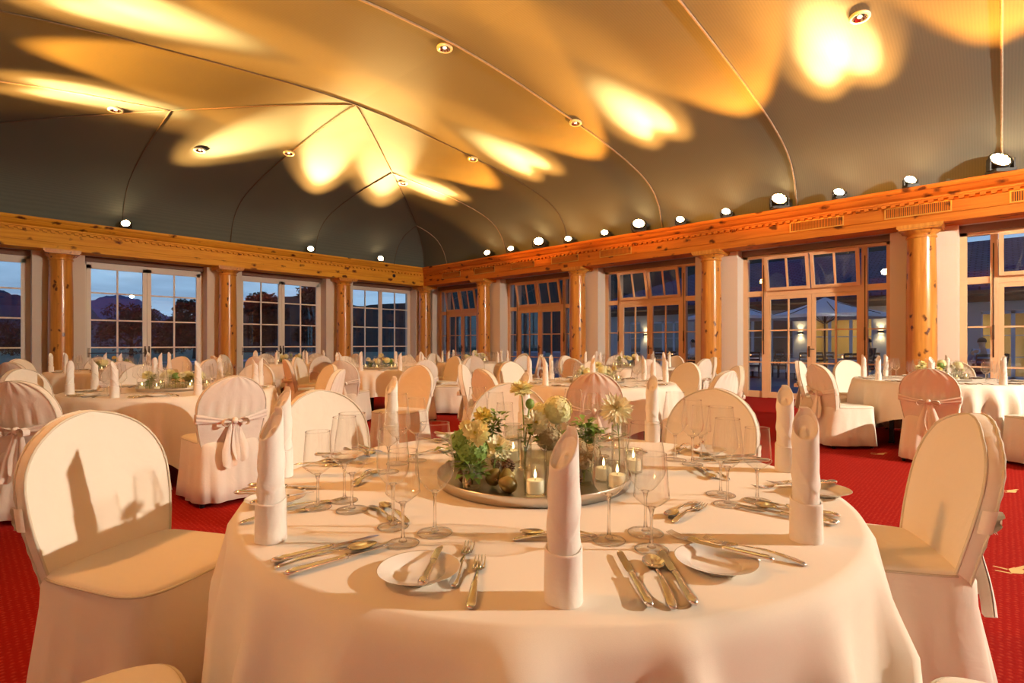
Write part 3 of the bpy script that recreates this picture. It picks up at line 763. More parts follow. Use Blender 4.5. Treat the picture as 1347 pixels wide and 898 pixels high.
# ------------------------------------------------------------------ tableware
def napkin_mesh(seed):
    rnd = random.Random(seed); m_ = MB(); NA = 48; R0 = .0275; H = .285
    def top(a):      # slanting mouth: peak at a=0
        return H-.036*(1-cos(a))*.9-.01*(1-cos(2*a))*.3
    def side(u, v):
        a = 2*pi*u*1.12-.2; z = v*top(min(max(a, 0), 2*pi)); rr = R0*(1.06-.13*v)-.0016*u
        rr += .0008*sin(a*2+v*5)*min(1, max(0, v-.3)*4)
        d_ = z-(.10+.05*cos(a-1.2)); rr += .0028*math.exp(-(max(d_, 0)/.016)**2)*(1 if d_ > 0 else math.exp(-(d_/.002)**2)); d2 = z-(.17+.06*cos(a-.9)); rr += .0022*math.exp(-(max(d2, 0)/.014)**2)*(1 if d2 > 0 else math.exp(-(d2/.002)**2))
        return (rr*cos(a), rr*sin(a), z)
    m_.grid(side, 58, 90)
    m_.grid(lambda u, v: tuple(Vector((side(u, .45+.55*v)[0]*.86, side(u, .45+.55*v)[1]*.86, side(u, .45+.55*v)[2]))), 58, 14, flip=True)
    def rim(u, v):
        p = Vector(side(u, 1)); q = Vector((p.x*.86, p.y*.86, p.z)); c = p*(1-v)+q*v; c.z += .004*sin(v*pi); return tuple(c)
    m_.grid(rim, 58, 5)
    # inner roll
    def inner(u, v):
        a = 2*pi*u; z = .12+(top(a)-.012-.12)*v; rr = R0*.62; return (rr*cos(a)+.003, rr*sin(a), z)
    m_.grid(inner, 32, 8, True)
    def plug(u, v):
        a = 2*pi*u; rr = R0*.86*(1-v); return (rr*cos(a), rr*sin(a), top(a)*(1-v)+(H-.040)*v-.006-.008*sin(v*pi)+.003*sin(a+v*9))
    m_.grid(plug, 32, 10, True)
    # folded cuff at the foot
    def cuff(u, v):
        a = 2*pi*u; hz = .088+.006*sin(a+1); z = hz*v; rr = R0*1.19+.0012*sin(3*a+1)-.001*v
        return (rr*cos(a), rr*sin(a), z)
    m_.grid(cuff, 48, 10, True)
    m_.grid(lambda u, v: (lambda p: (p[0]*(1-.12*v), p[1]*(1-.12*v), p[2]+.003*sin(v*pi)))(cuff(u, 1)), 48, 4, True)
    m_.lathe([(0, .001), (R0*1.19, .001)], 24)
    return m_.mesh('napkin', M['napkin'])
NAPK = [napkin_mesh(1), napkin_mesh(2)]
# wine glasses: bowl (thin), stem and foot
GL = {'w': dict(h=.202, stem=.085, prof=[(.004, .0), (.020, .010), (.036, .024), (.0365, .032), (.0345, .06), (.0305, .115)], name='water_glass', foot=.034),
      't': dict(h=.230, stem=.098, prof=[(.004, .0), (.018, .006), (.033, .025), (.0375, .045), (.0375, .062), (.034, .10), (.030, .132)], name='white_wine_glass', foot=.035),
      'b': dict(h=.250, stem=.092, prof=[(.004, .0), (.020, .010), (.042, .040), (.0445, .056), (.0425, .085), (.036, .130), (.0325, .158)], name='red_wine_glass', foot=.039)}
def smooth_prof(pr, n=4):
    out = []
    for i in range(len(pr)-1):
        p0 = pr[max(i-1, 0)]; p1 = pr[i]; p2 = pr[i+1]; p3 = pr[min(i+2, len(pr)-1)]
        for k in range(n):
            t = k/n; out.append(tuple(.5*((2*p1[j])+(-p0[j]+p2[j])*t+(2*p0[j]-5*p1[j]+4*p2[j]-p3[j])*t*t+(-p0[j]+3*p1[j]-3*p2[j]+p3[j])*t**3) for j in (0, 1)))
    return out+[pr[-1]]
def glass_meshes(g):
    bw = MB(); pr = [(r, z+g['stem']) for r, z in smooth_prof(g['prof'])]; bw.lathe(pr, 32)
    rim = pr[-1]; bw.lathe([(rim[0]+.0011*cos(a), rim[1]+.0011*sin(a)) for a in [k*pi/3 for k in range(7)]], 32)
    st = MB(); s = g['stem']; st.lathe([(0, .004), (.010, .005), (.0048, .012), (.0034, .03), (.0032, s*.6), (.0036, s-.012), (.006, s), (.010, s+.004), (0, s+.003)], 14)
    ft = MB(); R_ = g['foot']; ft.lathe([(0, .0), (R_, .0), (R_+.0006, .001), (R_, .002), (R_*.5, .0035), (.010, .0055), (0, .006)], 28); ft.lathe([(R_+.0012*cos(a), .0013+.0012*sin(a)) for a in [k*pi/3 for k in range(7)]], 32, mi=1)
    al = MB(); al.lathe(pr[::2] if pr[-1] in pr[::2] else pr[::2]+[pr[-1]], 16, mi=0); al.lathe([(.0038, .004), (.0032, .03), (.0036, s)], 8, mi=1); al.lathe([(0, .0), (R_, .0), (R_, .002), (.010, .005), (0, .006)], 16, mi=2)
    return bw.mesh('bowl', M['wine']), st.mesh('stem', M['glass']), ft.mesh('foot', [M['foot_glass'], M['glass']]), al.mesh(g['name'], [M['wine'], M['glass'], M['foot_glass']])
for k in GL: GL[k]['me'] = glass_meshes(GL[k])
GDESC = {'w': 'small straight water glass', 't': 'tulip wine glass', 'b': 'large red wine glass'}
def glass(kind, x, y, z, label, group, parts):
    me = GL[kind]['me']; n_ = GL[kind]['name']
    if parts:
        o = empty(n_, (x, y, z)); link('bowl', me[0], o); link('stem', me[1], o); link('foot', me[2], o)
    else: o = link(n_, me[3], None, (x, y, z))
    tag(o, label, 'glass', group); return o
# cutlery, lying along +x (handle at the origin side)
def handle_tube(m_, L_, w0, w1, th, z0=.004, mi=0):
    pts = []; rad = []
    for k in range(15):
        t = k/14; pts.append((L_*t, 0, z0+.003*sin(t*pi)+.004*t))
        rad.append((w0*(1-t)+w1*t)*(.62+.38*min(1, t*0+1))*(min(1, .45+t*6)))
    m_.tube(pts, rad, 10, flat=th, up=(0, 0, 1)); return pts[-1]
def knife_meshes(L_=.225, bl=.105):
    h = MB(); hl = L_-bl; pts = []; rad = []
    for k in range(17):
        t = k/16; pts.append((hl*t, 0, .0075)); rad.append([.004, .0085, .0098, .0095][min(3, k)] if k < 4 else .0092-.0028*t+(.0012 if k >= 15 else 0))
    h.tube(pts, rad, 12, flat=.68, up=(0, 0, 1))
    b_ = MB(); n_ = 18; top = []; bot = []
    for k in range(n_):
        t = k/(n_-1); x = hl+bl*t; yb = .0085*min(1, .5+t*4)*(1 if t < .72 else sqrt(max(0, 1-((t-.72)/.285)**2))); yt = -.0062*(1 if t < .9 else sqrt(max(0, 1-((t-.9)/.105)**2)))
        top.append((x, yt)); bot.append((x, yb))
    for zt in (.0072, .0088): pass
    vs = [(x, y, .0086) for x, y in top]+[(x, y, .0072) for x, y in bot]+[(x, y, .0070) for x, y in top]+[(x, y, .0066) for x, y in bot]
    fs = []
    for k in range(n_-1):
        fs += [(k, k+1, n_+k+1, n_+k), (2*n_+k, 3*n_+k, 3*n_+k+1, 2*n_+k+1), (k, 2*n_+k, 2*n_+k+1, k+1), (n_+k, n_+k+1, 3*n_+k+1, 3*n_+k)]
    b_.add(vs, fs, False); return h.mesh('handle', M['steel']), b_.mesh('blade', M['steel'])
def fork_meshes(L_=.2, hd=.068):
    h = MB(); hl = L_-hd; pts = []; rad = []
    for k in range(17):
        t = k/16; pts.append((hl*t, 0, .003+.006*sin(t*pi)+.004*t)); rad.append(.0095*(1-t)+.0026*t if k > 1 else (.0045, .0085)[k])
    h.tube(pts, rad, 10, flat=.32, up=(0, 0, 1))
    t_ = MB(); w = .0115
    def pal(u, v):
        x = hl-.002+.026*v; y = (u*2-1)*(.003+(w-.003)*min(1, v*1.5)); return (x, y, .007-.004*sin(v*pi*.5)+.002*(u*2-1)**2)
    t_.grid(pal, 7, 7); t_.grid(lambda u, v: tuple(Vector(pal(u, v))-Vector((0, 0, .0016))), 7, 7)
    for k in range(4):
        y = -w+.0016+k*(2*w-.0032)/3
        t_.tube([(hl+.023, y, .0028), (hl+.04, y, .0025), (hl+.055, y, .0045), (hl+.069, y*.97, .0085)], [.0017, .0016, .0014, .0007], 6)
    return h.mesh('handle', M['steel']), t_.mesh('tines', M['steel'])
def spoon_meshes(L_=.2, bw=.020, bl=.062):
    h = MB(); hl = L_-bl; pts = []; rad = []
    for k in range(17):
        t = k/16; pts.append((hl*t, 0, .003+.007*sin(t*pi)+.006*t)); rad.append(.0095*(1-t)+.0028*t if k > 1 else (.0045, .0085)[k])
    h.tube(pts, rad, 10, flat=.34, up=(0, 0, 1))
    b_ = MB()
    def bowl(u, v, o=0):
        a = 2*pi*u; x = hl+bl/2+bl/2*v*cos(a)*1.0; y = bw*v*sin(a)*(1-.12*cos(a)); return (x, y, .0105-.0085*(1-v*v)-o)
    b_.grid(bowl, 24, 8, True); b_.grid(lambda u, v: bowl(u, v, .0011), 24, 8, True, flip=True)
    return h.mesh('handle', M['steel']), b_.mesh('bowl', M['steel'])
CUT = {'knife': ('table_knife', knife_meshes()), 'fork': ('table_fork', fork_meshes()), 'spoon': ('soup_spoon', spoon_meshes(.2, .021, .062)),
       'dfork': ('dessert_fork', fork_meshes(.175, .06)), 'dspoon': ('dessert_spoon', spoon_meshes(.175, .016, .054)), 'butter': ('butter_knife', knife_meshes(.165, .07))}
def join_me(name, mes, mat):
    m_ = MB()
    for me in mes: m_.add([v.co for v in me.vertices], [tuple(p.vertices) for p in me.polygons], True)
    return m_.mesh(name, mat)
CUT1 = {k: join_me(v[0], v[1], M['steel']) for k, v in CUT.items()}
def cutlery(kind, x, y, rz, label, parts, z=TZ, rx=0, ry=0):
    n_, mes = CUT[kind]
    if parts:
        o = empty(n_, (x, y, z+.0005), rz); o.rotation_euler = (rx, ry, rz)
        for me in mes: link(me.name.split('.')[0], me, o)
    else: o = link(n_, CUT1[kind], None, (x, y, z+.0005), (0, 0, rz))
    tag(o, label, {'knife': 'knife', 'butter': 'knife', 'fork': 'fork', 'dfork': 'fork'}.get(kind, 'spoon'), 'silver cutlery on the tables'); return o
pl = MB(); pl.lathe([(0, .004), (.045, .004), (.049, .006), (.054, .011), (.075, .0165), (.0765, .0175), (.0755, .0165), (.055, .008), (.045, .0), (.042, .0), (.040, .002), (0, .002)], 40); PLATE = pl.mesh('bread_plate', M['china'])

def setting(ti, a, nx, ny, full, parts):
    """one place: napkin at (nx, ny) and everything round it; local f = towards the table centre, s = to the guest's right"""
    tx, ty = TPOS[ti]; nm = TABLES[ti][2]; w = where(a); at = ' at the %s place, %s' % (w, nm)
    fd = Vector((tx-nx, ty-ny)).normalized(); sd = Vector((fd.y, -fd.x)); rz = atan2(fd.y, fd.x)
    def P(s, f): v = Vector((nx, ny))+fd*f+sd*s; return v.x, v.y
    rn = random.Random(ti*100+int(a)); j = lambda: rn.uniform(-.012, .012)
    o = link('napkin', NAPK[rn.randrange(2)], None, (nx, ny, TZ+.0005), (0, 0, rn.random()*6.28 if ti else ROOMANG({-90: 40}.get(a, 60)))); tag(o, 'white rolled napkin standing' + at, 'napkin', 'rolled napkins on the tables')
    if full >= 1:
        px, py = P(-.265+j(), .09+j()); o = link('bread_plate', PLATE, None, (px, py, TZ+.0005)); tag(o, 'small white bread plate' + at, 'plate', 'bread plates on the tables')
    if full >= 2:
        def cut(k, s0, f0, s1, f1, lab, z=TZ, **kw):
            x0_, y0_ = P(s0, f0); x1_, y1_ = P(s1, f1); cutlery(k, x0_, y0_, atan2(y1_-y0_, x1_-x0_), lab + at, parts, z, **kw)
        cut('knife', .135+j()*.5, -.035, .135+j(), .19, 'inner silver knife')
        cut('spoon', .168+j()*.5, -.035, .180+j(), .17, 'silver soup spoon')
        cut('knife', .208+j()*.5, -.03, .205+j(), .19, 'outer silver knife')
        cut('fork', -.152+j()*.5, -.035, -.150+j(), .19, 'inner silver fork')
        cut('fork', -.19+j()*.5, .04, -.178+j(), .25, 'outer silver fork')
        if full >= 3:
            cut('butter', -.232+j(), .005, -.242+j(), .17, 'butter knife on the plate', TZ+.0165)
            cut('dspoon', .10+j(), .28, -.10+j(), .30+j(), 'dessert spoon above the napkin')
            cut('dfork', -.085+j(), .262, .10+j(), .268+j(), 'dessert fork above the napkin')
    elif full == 1: pass
    return P
# measured places of the front table (napkin foot and glass feet in the picture)
T0NAP = {-90: (742, 789), -43: (1060, 710), 6: (1033, 619), 49: (858, 580), 94: (690, 566), 136: (515, 584), 178: (372, 626), -140: (357, 710)}
T0GL = {-90: [('t', 801, 711), ('b', 849, 701), ('w', 857, 723)], -140: [('w', 530, 715), ('t', 517, 693), ('b', 572, 701)], 178: [('w', 418, 668), ('b', 463, 671), ('t', 453, 659)],
        136: [('w', 511, 621), ('b', 523, 610), ('t', 548, 606)], 94: [('b', 628, 590), ('t', 652, 590), ('w', 664, 598)], 49: [('b', 754, 596), ('t', 775, 592), ('w', 789, 600)],
        6: [('b', 888, 605), ('t', 911, 611), ('w', 922, 605)], -43: [('b', 948, 651), ('t', 957, 664), ('w', 996, 659)]}
for a, (px, py) in T0NAP.items():
    nx, ny = PX(px, py, TZ); setting(0, a, nx, ny, 3, True)
    for k, gx, gy in T0GL[a]:
        x, y = PX(gx, gy, TZ); glass(k, x, y, TZ+.0005, '%s at the %s place of the front table' % (GDESC[k], where(a)), 'glasses on the front table', True)
for i in range(1, 9):
    r, d, nm, angs, ca = TABLES[i]; x, y = TPOS[i]
    for a in angs:
        ra = ROOMANG(a)+random.uniform(-.05, .05); nx, ny = x+.755*cos(ra), y+.755*sin(ra)
        P = setting(i, a, nx, ny, 2 if i in (1, 6, 8) else 1, False)
        for k, s, f in (('w', .20, .24), ('t', .125, .285), ('b', .165, .33)):
            gx, gy = P(s+random.uniform(-.015, .015), f+random.uniform(-.015, .015))
            glass(k, gx, gy, TZ+.0005, '%s at the %s place, %s' % (GDESC[k], where(a), nm), 'glasses on the other tables', False)

# ------------------------------------------------------------------ centrepieces
tr = MB(); tr.lathe([(0, .003), (.285, .003), (.296, .005), (.301, .030), (.304, .031), (.305, .028), (.301, .002), (.29, .0), (0, .0)], 72); TRAY = tr.mesh('tray', M['tray'])
def vase_me(R_, H, name='vase'):
    m_ = MB(); m_.lathe([(0, .006), (R_-.003, .006), (R_-.002, .01), (R_-.002, H), (R_, H+.001), (R_+.0005, H), (R_, .002), (R_-.003, .0), (0, .0)], 28); return m_.mesh(name, M['vase'])
V_T = vase_me(.024, .125); V_S = vase_me(.028, .075); V_W = vase_me(.026, .16); C_G = vase_me(.033, .135, 'candle_glass'); C_L = vase_me(.032, .075, 'candle_glass')
cd = MB(); cd.lathe([(0, .0), (.024, .0), (.025, .002), (.025, .034), (.022, .036), (.012, .034), (0, .033)], 20); WAX = cd.mesh('wax', M['wax'])
wk = MB(); wk.tube([(0, 0, .033), (.001, 0, .042)], .0008, 5); WICK = wk.mesh('wick', M['black'])
fm = MB(); fm.lathe([(0, .040), (.0032, .044), (.0040, .049), (.0024, .057), (.0005, .064), (0, .065)], 10); FLAME = fm.mesh('flame', M['flame'])
def candle(x, y, z, label, tall=True):
    g_ = link('candle_glass', C_G if tall else C_L, None, (x, y, z)); tag(g_, 'clear glass around ' + label, 'candle holder', 'candle glasses on the trays')
    o = empty('candle', (x, y, z+.0065)); tag(o, 'lit ' + label, 'candle', 'short white candles on the trays')
    link('wax', WAX, o); link('wick', WICK, o); link('flame', FLAME, o)
def bloom_me(kind, seed):
    rnd = random.Random(seed); m_ = MB(); c_ = MB()
    spec = {'dahlia': ([(15, .050, .022, -.35), (15, .050, .022, -.05), (14, .046, .021, .25), (12, .040, .019, .55), (10, .032, .016, .85), (8, .024, .013, 1.1)], .010),
            'spider': ([(20, .060, .013, -.5), (20, .064, .013, -.2), (20, .062, .013, .1), (18, .056, .012, .4), (14, .046, .011, .7), (11, .034, .010, .98), (8, .024, .009, 1.25)], .008),
            'mum': ([(18, .034, .013, -.45), (18, .036, .013, -.1), (16, .034, .013, .2), (14, .029, .012, .5), (11, .023, .010, .85), (8, .016, .008, 1.15)], .007),
            'double': ([(14, .034, .016, -.5), (14, .035, .016, -.1), (13, .032, .015, .3), (11, .027, .013, .7), (8, .019, .011, 1.1)], .008)}[kind]
    for (n_, L_, w, el) in spec[0]:
        off = rnd.random()*6
        for k in range(n_):
            a = off+2*pi*k/n_+rnd.uniform(-.1, .1); e = el+rnd.uniform(-.12, .12); l_ = L_*rnd.uniform(.85, 1.1)
            d_ = Vector((cos(a)*cos(e), sin(a)*cos(e), sin(e))); sd = Vector((-sin(a), cos(a), 0)); up = d_.cross(sd)*-1
            if up.z < 0: up = -up
            vs = []; T_ = [(0, .25), (.3, .8), (.6, 1), (.85, .7), (1, .12)]
            for t, ww in T_:
                p = d_*l_*t+up*(.10*l_*(t*t-.35*t))
                for q in (-1, 0, 1): vs.append(p+sd*w*.5*ww*q+up*(abs(q)*.15*w))
            fs = [(j*3+i, j*3+i+1, j*3+i+4, j*3+i+3) for j in range(4) for i in range(2)]
            m_.add(vs, fs, True)
    c_.ball((0, 0, spec[1]*.6), spec[1], 10, 7)
    return m_, c_.mesh('flower_centre', M['centre'])
def hyd_me(R_, n_, mat, seed, s=.009):
    rnd = random.Random(seed); m_ = MB()
    for i in range(n_):
        zz = 1-1.55*(i+.5)/n_; a = i*2.39996; rr = sqrt(max(0, 1-zz*zz)); c = Vector((rr*cos(a), rr*sin(a), zz))*R_*rnd.uniform(.88, 1.06)
        nrm = c.normalized(); t = nrm.cross(Vector((.3, .5, .8))).normalized(); b2 = nrm.cross(t)
        for k in range(4):
            an = k*pi/2+i; d_ = t*cos(an)+b2*sin(an); e_ = nrm.cross(d_)
            m_.add([c, c+d_*s*.6+e_*s*.45+nrm*.002, c+d_*s*1.1+nrm*.001, c+d_*s*.6-e_*s*.45+nrm*.002], [(0, 1, 2, 3)], True)
    (m_.ball((0, 0, -.1*R_), R_*.86, 14, 9) if n_ > 120 else None); return m_.mesh('bloom', mat)
BL = {}
for kind, mat, sd in (('dahlia', 'petal_cream', 1), ('spider', 'petal_white', 2), ('mum', 'petal_white', 3), ('double', 'petal_yellow', 4)):
    mm, cc = bloom_me(kind, sd); BL[kind] = (mm.mesh('bloom', M[mat]), cc)
BL['hydrangea'] = (hyd_me(.052, 130, M['petal_hyd'], 5, .0105), None); BL['dried'] = (hyd_me(.045, 150, M['petal_dry'], 6, .0075), None); BL['viburnum'] = (hyd_me(.034, 110, M['leaf'], 7, .008), None)
FNAME = {'dahlia': 'dahlia', 'spider': 'spider_dahlia', 'mum': 'chrysanthemum', 'double': 'yellow_dahlia', 'hydrangea': 'hydrangea', 'dried': 'dried_hydrangea', 'viburnum': 'green_umbel', 'leaves': 'leafy_sprig', 'bud': 'green_bud'}
FD = {'dahlia': 'cream dahlia with a greenish centre', 'spider': 'big white spiky bloom', 'mum': 'white chrysanthemum', 'double': 'small yellow dahlia', 'hydrangea': 'pale cream hydrangea head', 'dried': 'brownish dried hydrangea head',
      'viburnum': 'green flower umbel', 'leaves': 'leafy green sprig', 'bud': 'round green bud'}
def leaf_cluster(m_, base, n_, spread, h, s, rnd):
    for i in range(n_):
        a = rnd.random()*6.28; t = rnd.random(); p = Vector(base)+Vector((cos(a)*spread*t, sin(a)*spread*t, h*rnd.random())); e = rnd.uniform(-.4, .7)
        d_ = Vector((cos(a)*cos(e), sin(a)*cos(e), sin(e))); sd = Vector((-sin(a), cos(a), 0)); l_ = s*rnd.uniform(.7, 1.3); w = l_*.32; up = Vector((0, 0, .15*l_))
        m_.add([p, p+d_*l_*.45+sd*w+up, p+d_*l_-up*.5, p+d_*l_*.45-sd*w+up, p+d_*l_*.5], [(0, 1, 4), (1, 2, 4), (2, 3, 4), (3, 0, 4)], True)
STEMS = {}
def flower(kind, x, y, z0, z1, label, group, lean_=(0, 0), scale=1.0, leaves=True, seed=0, face=None):
    """stem from (x, y, z0) to the bloom at height z1"""
    rnd = random.Random(seed); o = empty(FNAME[kind], (x, y, z0)); tag(o, label, 'flower', group); h = z1-z0; lx, ly = lean_
    pts = [(lx*t*t, ly*t*t, h*t) for t in [k/6 for k in range(7)]]
    st = MB(); st.tube(pts, .0022*max(1, scale), 6); st.build('stem', M['stem'], o)
    if kind == 'leaves':
        lf = MB()
        for k in range(3, 15):
            t = k/14; b_ = (lx*t*t, ly*t*t, h*t); leaf_cluster(lf, b_, 8 if k < 14 else 12, .034*scale, .012, .028*scale, rnd)
        lf.build('leaves', M['leaf'], o); return o
    if leaves:
        lf = MB(); leaf_cluster(lf, (lx*.35, ly*.35, h*.5), 13, .018, h*.42, .030*scale, rnd); lf.build('leaves', M['leaf2' if kind in ('hydrangea', 'dried') else 'leaf'], o)
    if kind == 'bud':
        b_ = MB(); b_.ball((lx, ly, h), (.012*scale, .012*scale, .014*scale), 12, 8); b_.build('bloom', M['leaf'], o); return o
    me, ce = BL[kind]; tilt = Vector((lx, ly, .08)).normalized() if face is None else Vector(face).normalized()
    q = Vector((0, 0, 1)).rotation_difference(tilt).to_euler()
    ob = link('bloom', me, o, (lx, ly, h), q, scale)
    if ce: link('flower_centre', ce, ob)
    return o
TZT = TZ+.0005
def on_tray(px, py): return PX(px, py, TZ+.0045)
x, y = C2R(.068, 1.655); T0C = (x, y)
o = link('serving_tray', TRAY, None, (x, y, TZT)); tag(o, 'round brushed steel tray holding the flowers on the front table', 'tray', 'steel flower trays')
def zat(px, py, x, y):                 # height of a picture point above room point (x, y)
    d = SH*x+CH*y; return CAMZ-(py-YH)*d/F
ZT = TZ+.0040
def vase(me, px, py, label):
    x, y = on_tray(px, py); o = link('vase', me, None, (x, y, ZT)); tag(o, label, 'vase', 'clear glass vases on the trays'); return x, y
G0 = 'flowers on the front table'
def fl0(kind, v, px, py, label, scale=1.0, leaves=True, seed=0, dd=0.0, face=None):
    """flower standing in vase v with its bloom seen at px, py"""
    x, y = v; d = SH*x+CH*y+dd; r = (px-CX)/F*d; bx, by = C2R(r, d); z = CAMZ-(py-YH)*d/F
    return flower(kind, x, y, ZT+.008, z, label, G0, (bx-x, by-y), scale, leaves, seed, face)
TC = lambda r, d, z: tuple(Vector((*C2R(r, d), z)))      # direction in the camera frame
v1 = vase(V_S, 621, 640, 'short clear vase of green umbels at the left rim of the front tray')
fl0('viburnum', v1, 621, 592, 'bushy green umbel in the left vase of the front tray', 1.35, True, 1)
fl0('viburnum', v1, 608, 580, 'smaller green umbel leaning left over the front tray', 1.0, True, 11)
fl0('dahlia', v1, 626, 570, 'cream dahlia above the green umbel at left of the front tray', .84, False, 2, -.02, TC(-.2, -.9, .5))
v2 = vase(V_S, 649, 630, 'short clear vase behind the pears')
fl0('mum', v2, 655, 589, 'white chrysanthemum low behind the pears', 1.35, True, 3, -.01, TC(.1, -.6, .8))
v3 = vase(V_T, 690, 617, 'slim clear vase in the middle of the front tray')
fl0('dahlia', v3, 686, 511, 'tall cream dahlia topping the front bouquet', .80, False, 4, 0, TC(0, -.35, .95))
fl0('bud', v3, 697, 531, 'round green bud below the tall dahlia', 1.3, False, 5)
fl0('mum', v3, 705, 556, 'white chrysanthemum in the middle of the front bouquet', 1.25, True, 6, 0, TC(.1, -.9, .4))
v4 = vase(V_W, 729, 612, 'tall clear vase of hydrangea behind the front napkin')
fl0('hydrangea', v4, 733, 540, 'cream hydrangea head right of the tall dahlia', .95, False, 7)
fl0('hydrangea', v4, 711, 545, 'pale hydrangea head behind the tall dahlia', .8, False, 8, .05)
fl0('dried', v4, 722, 577, 'brownish dried hydrangea low behind the candle glass', .95, True, 9, -.03)
v5 = vase(V_S, 632, 612, 'short vase of yellow dahlias at the back left of the front tray')
fl0('double', v5, 636, 546, 'small yellow dahlia at upper left of the front bouquet', 1.0, True, 10, 0, TC(.1, -.7, .7))
fl0('leaves', v5, 657, 548, 'leafy green sprig between the yellow and cream dahlias', 1.0, False, 12)
fl0('leaves', v5, 604, 575, 'leafy green sprig at the left edge of the front bouquet', 1.0, False, 13)
fl0('leaves', v1, 600, 590, 'low leafy sprig spilling over the left rim of the front tray', 1.2, False, 17)
fl0('leaves', v5, 640, 566, 'leafy sprig between the left dahlias of the front tray', 1.2, False, 18)
fl0('dahlia', v5, 612, 560, 'small cream dahlia at far left of the front bouquet', .5, False, 19, 0, TC(-.4, -.6, .6))
v6 = vase(V_W, 815, 622, 'tall clear vase with one big bloom at the right of the front tray')
fl0('spider', v6, 811, 537, 'big white spider petalled bloom at the right of the front tray', .92, True, 14, 0, TC(-.05, -.8, .6))
v7 = vase(V_T, 771, 606, 'slim clear vase of leaves right of the front napkin')
fl0('leaves', v7, 770, 558, 'leafy sprig right of the napkin on the front tray', 1.25, False, 15)
fl0('leaves', v7, 786, 566, 'low leafy sprig near the candle glasses at right', .9, False, 16)
v8 = vase(V_S, 768, 636, 'short vase of dark leaves just right of the front napkin')
for k, (px, py) in enumerate(((768, 606), (762, 590), (778, 596))): fl0('dried', v8, px, py, 'dark dried flower head right of the front napkin, %s of three' % ('lowest', 'left', 'right')[k], .6, True, 20+k)
v9 = vase(V_T, 740, 600, 'slim clear vase behind the hydrangea vase')
fl0('leaves', v9, 748, 574, 'leafy sprig in the shade behind the hydrangea', 1.1, False, 30)
fl0('dried', v9, 738, 585, 'brown flower head deep inside the front bouquet', .9, True, 31)
for px, py, lab, tall in ((704, 650, 'short candle in the tall glass beside the pears', True), (675, 607, 'short candle at the back left of the front tray', True), (794, 632, 'short candle seen through the wine glass, left of two', True), (812, 642, 'short candle seen through the wine glass, right of two', False),
                          (735, 593, 'short candle at the back of the front tray', False), (833, 620, 'short candle near the right rim of the front tray', False)):
    x, y = on_tray(px, py); candle(x, y, ZT, lab, tall)
def pear_me():
    m_ = MB(); m_.lathe([(0, .002), (.010, .0), (.020, .008), (.0245, .022), (.022, .034), (.014, .045), (.009, .051), (.004, .054), (0, .054)], 20)
    s_ = MB(); s_.tube([(0, 0, .052), (.002, .001, .06), (.006, .003, .066)], .0014, 6); return m_.mesh('flesh', M['pear']), s_.mesh('stalk', M['cone'])
PM = pear_me()
for px, py, lab, rx, rz in ((644.5, 640, 'leftmost of the three small pears on the front tray', .5, .4), (666, 643, 'middle one of the three small pears on the front tray', .3, 2.2), (679, 648, 'rightmost small pear beside the candle glass', 1.2, 4.0)):
    x, y = on_tray(px, py); o = empty('pear', (x, y, ZT+.004), rz); o.rotation_euler = (rx, 0, rz); o.location.z += .010*rx; tag(o, lab, 'fruit', 'small pears on the front tray')
    for nme, me in zip(('flesh', 'stalk'), PM): link(nme, me, o)
cn = MB()
for k in range(60):
    a = k*2.4; t = k/60; rr = .020*sin(pi*(.12+.8*t)); p = Vector((rr*cos(a), rr*sin(a), .002+.044*t)); cn.ball(p, (.0065, .0065, .0035), 6, 4)
CONE = cn.mesh('pine_cone', M['cone'])
for px, py, lab in ((668, 622, 'brown cone lying behind the middle pear'), (655, 616, 'brown cone lying behind the left pear'), (612, 634, 'brown cone at the left rim of the front tray'), (755, 640, 'brown cone hidden behind the front napkin')):
    x, y = on_tray(px, py); o = link('pine_cone', CONE, None, (x, y, ZT)); tag(o, lab, 'cone', 'cones on the front tray')
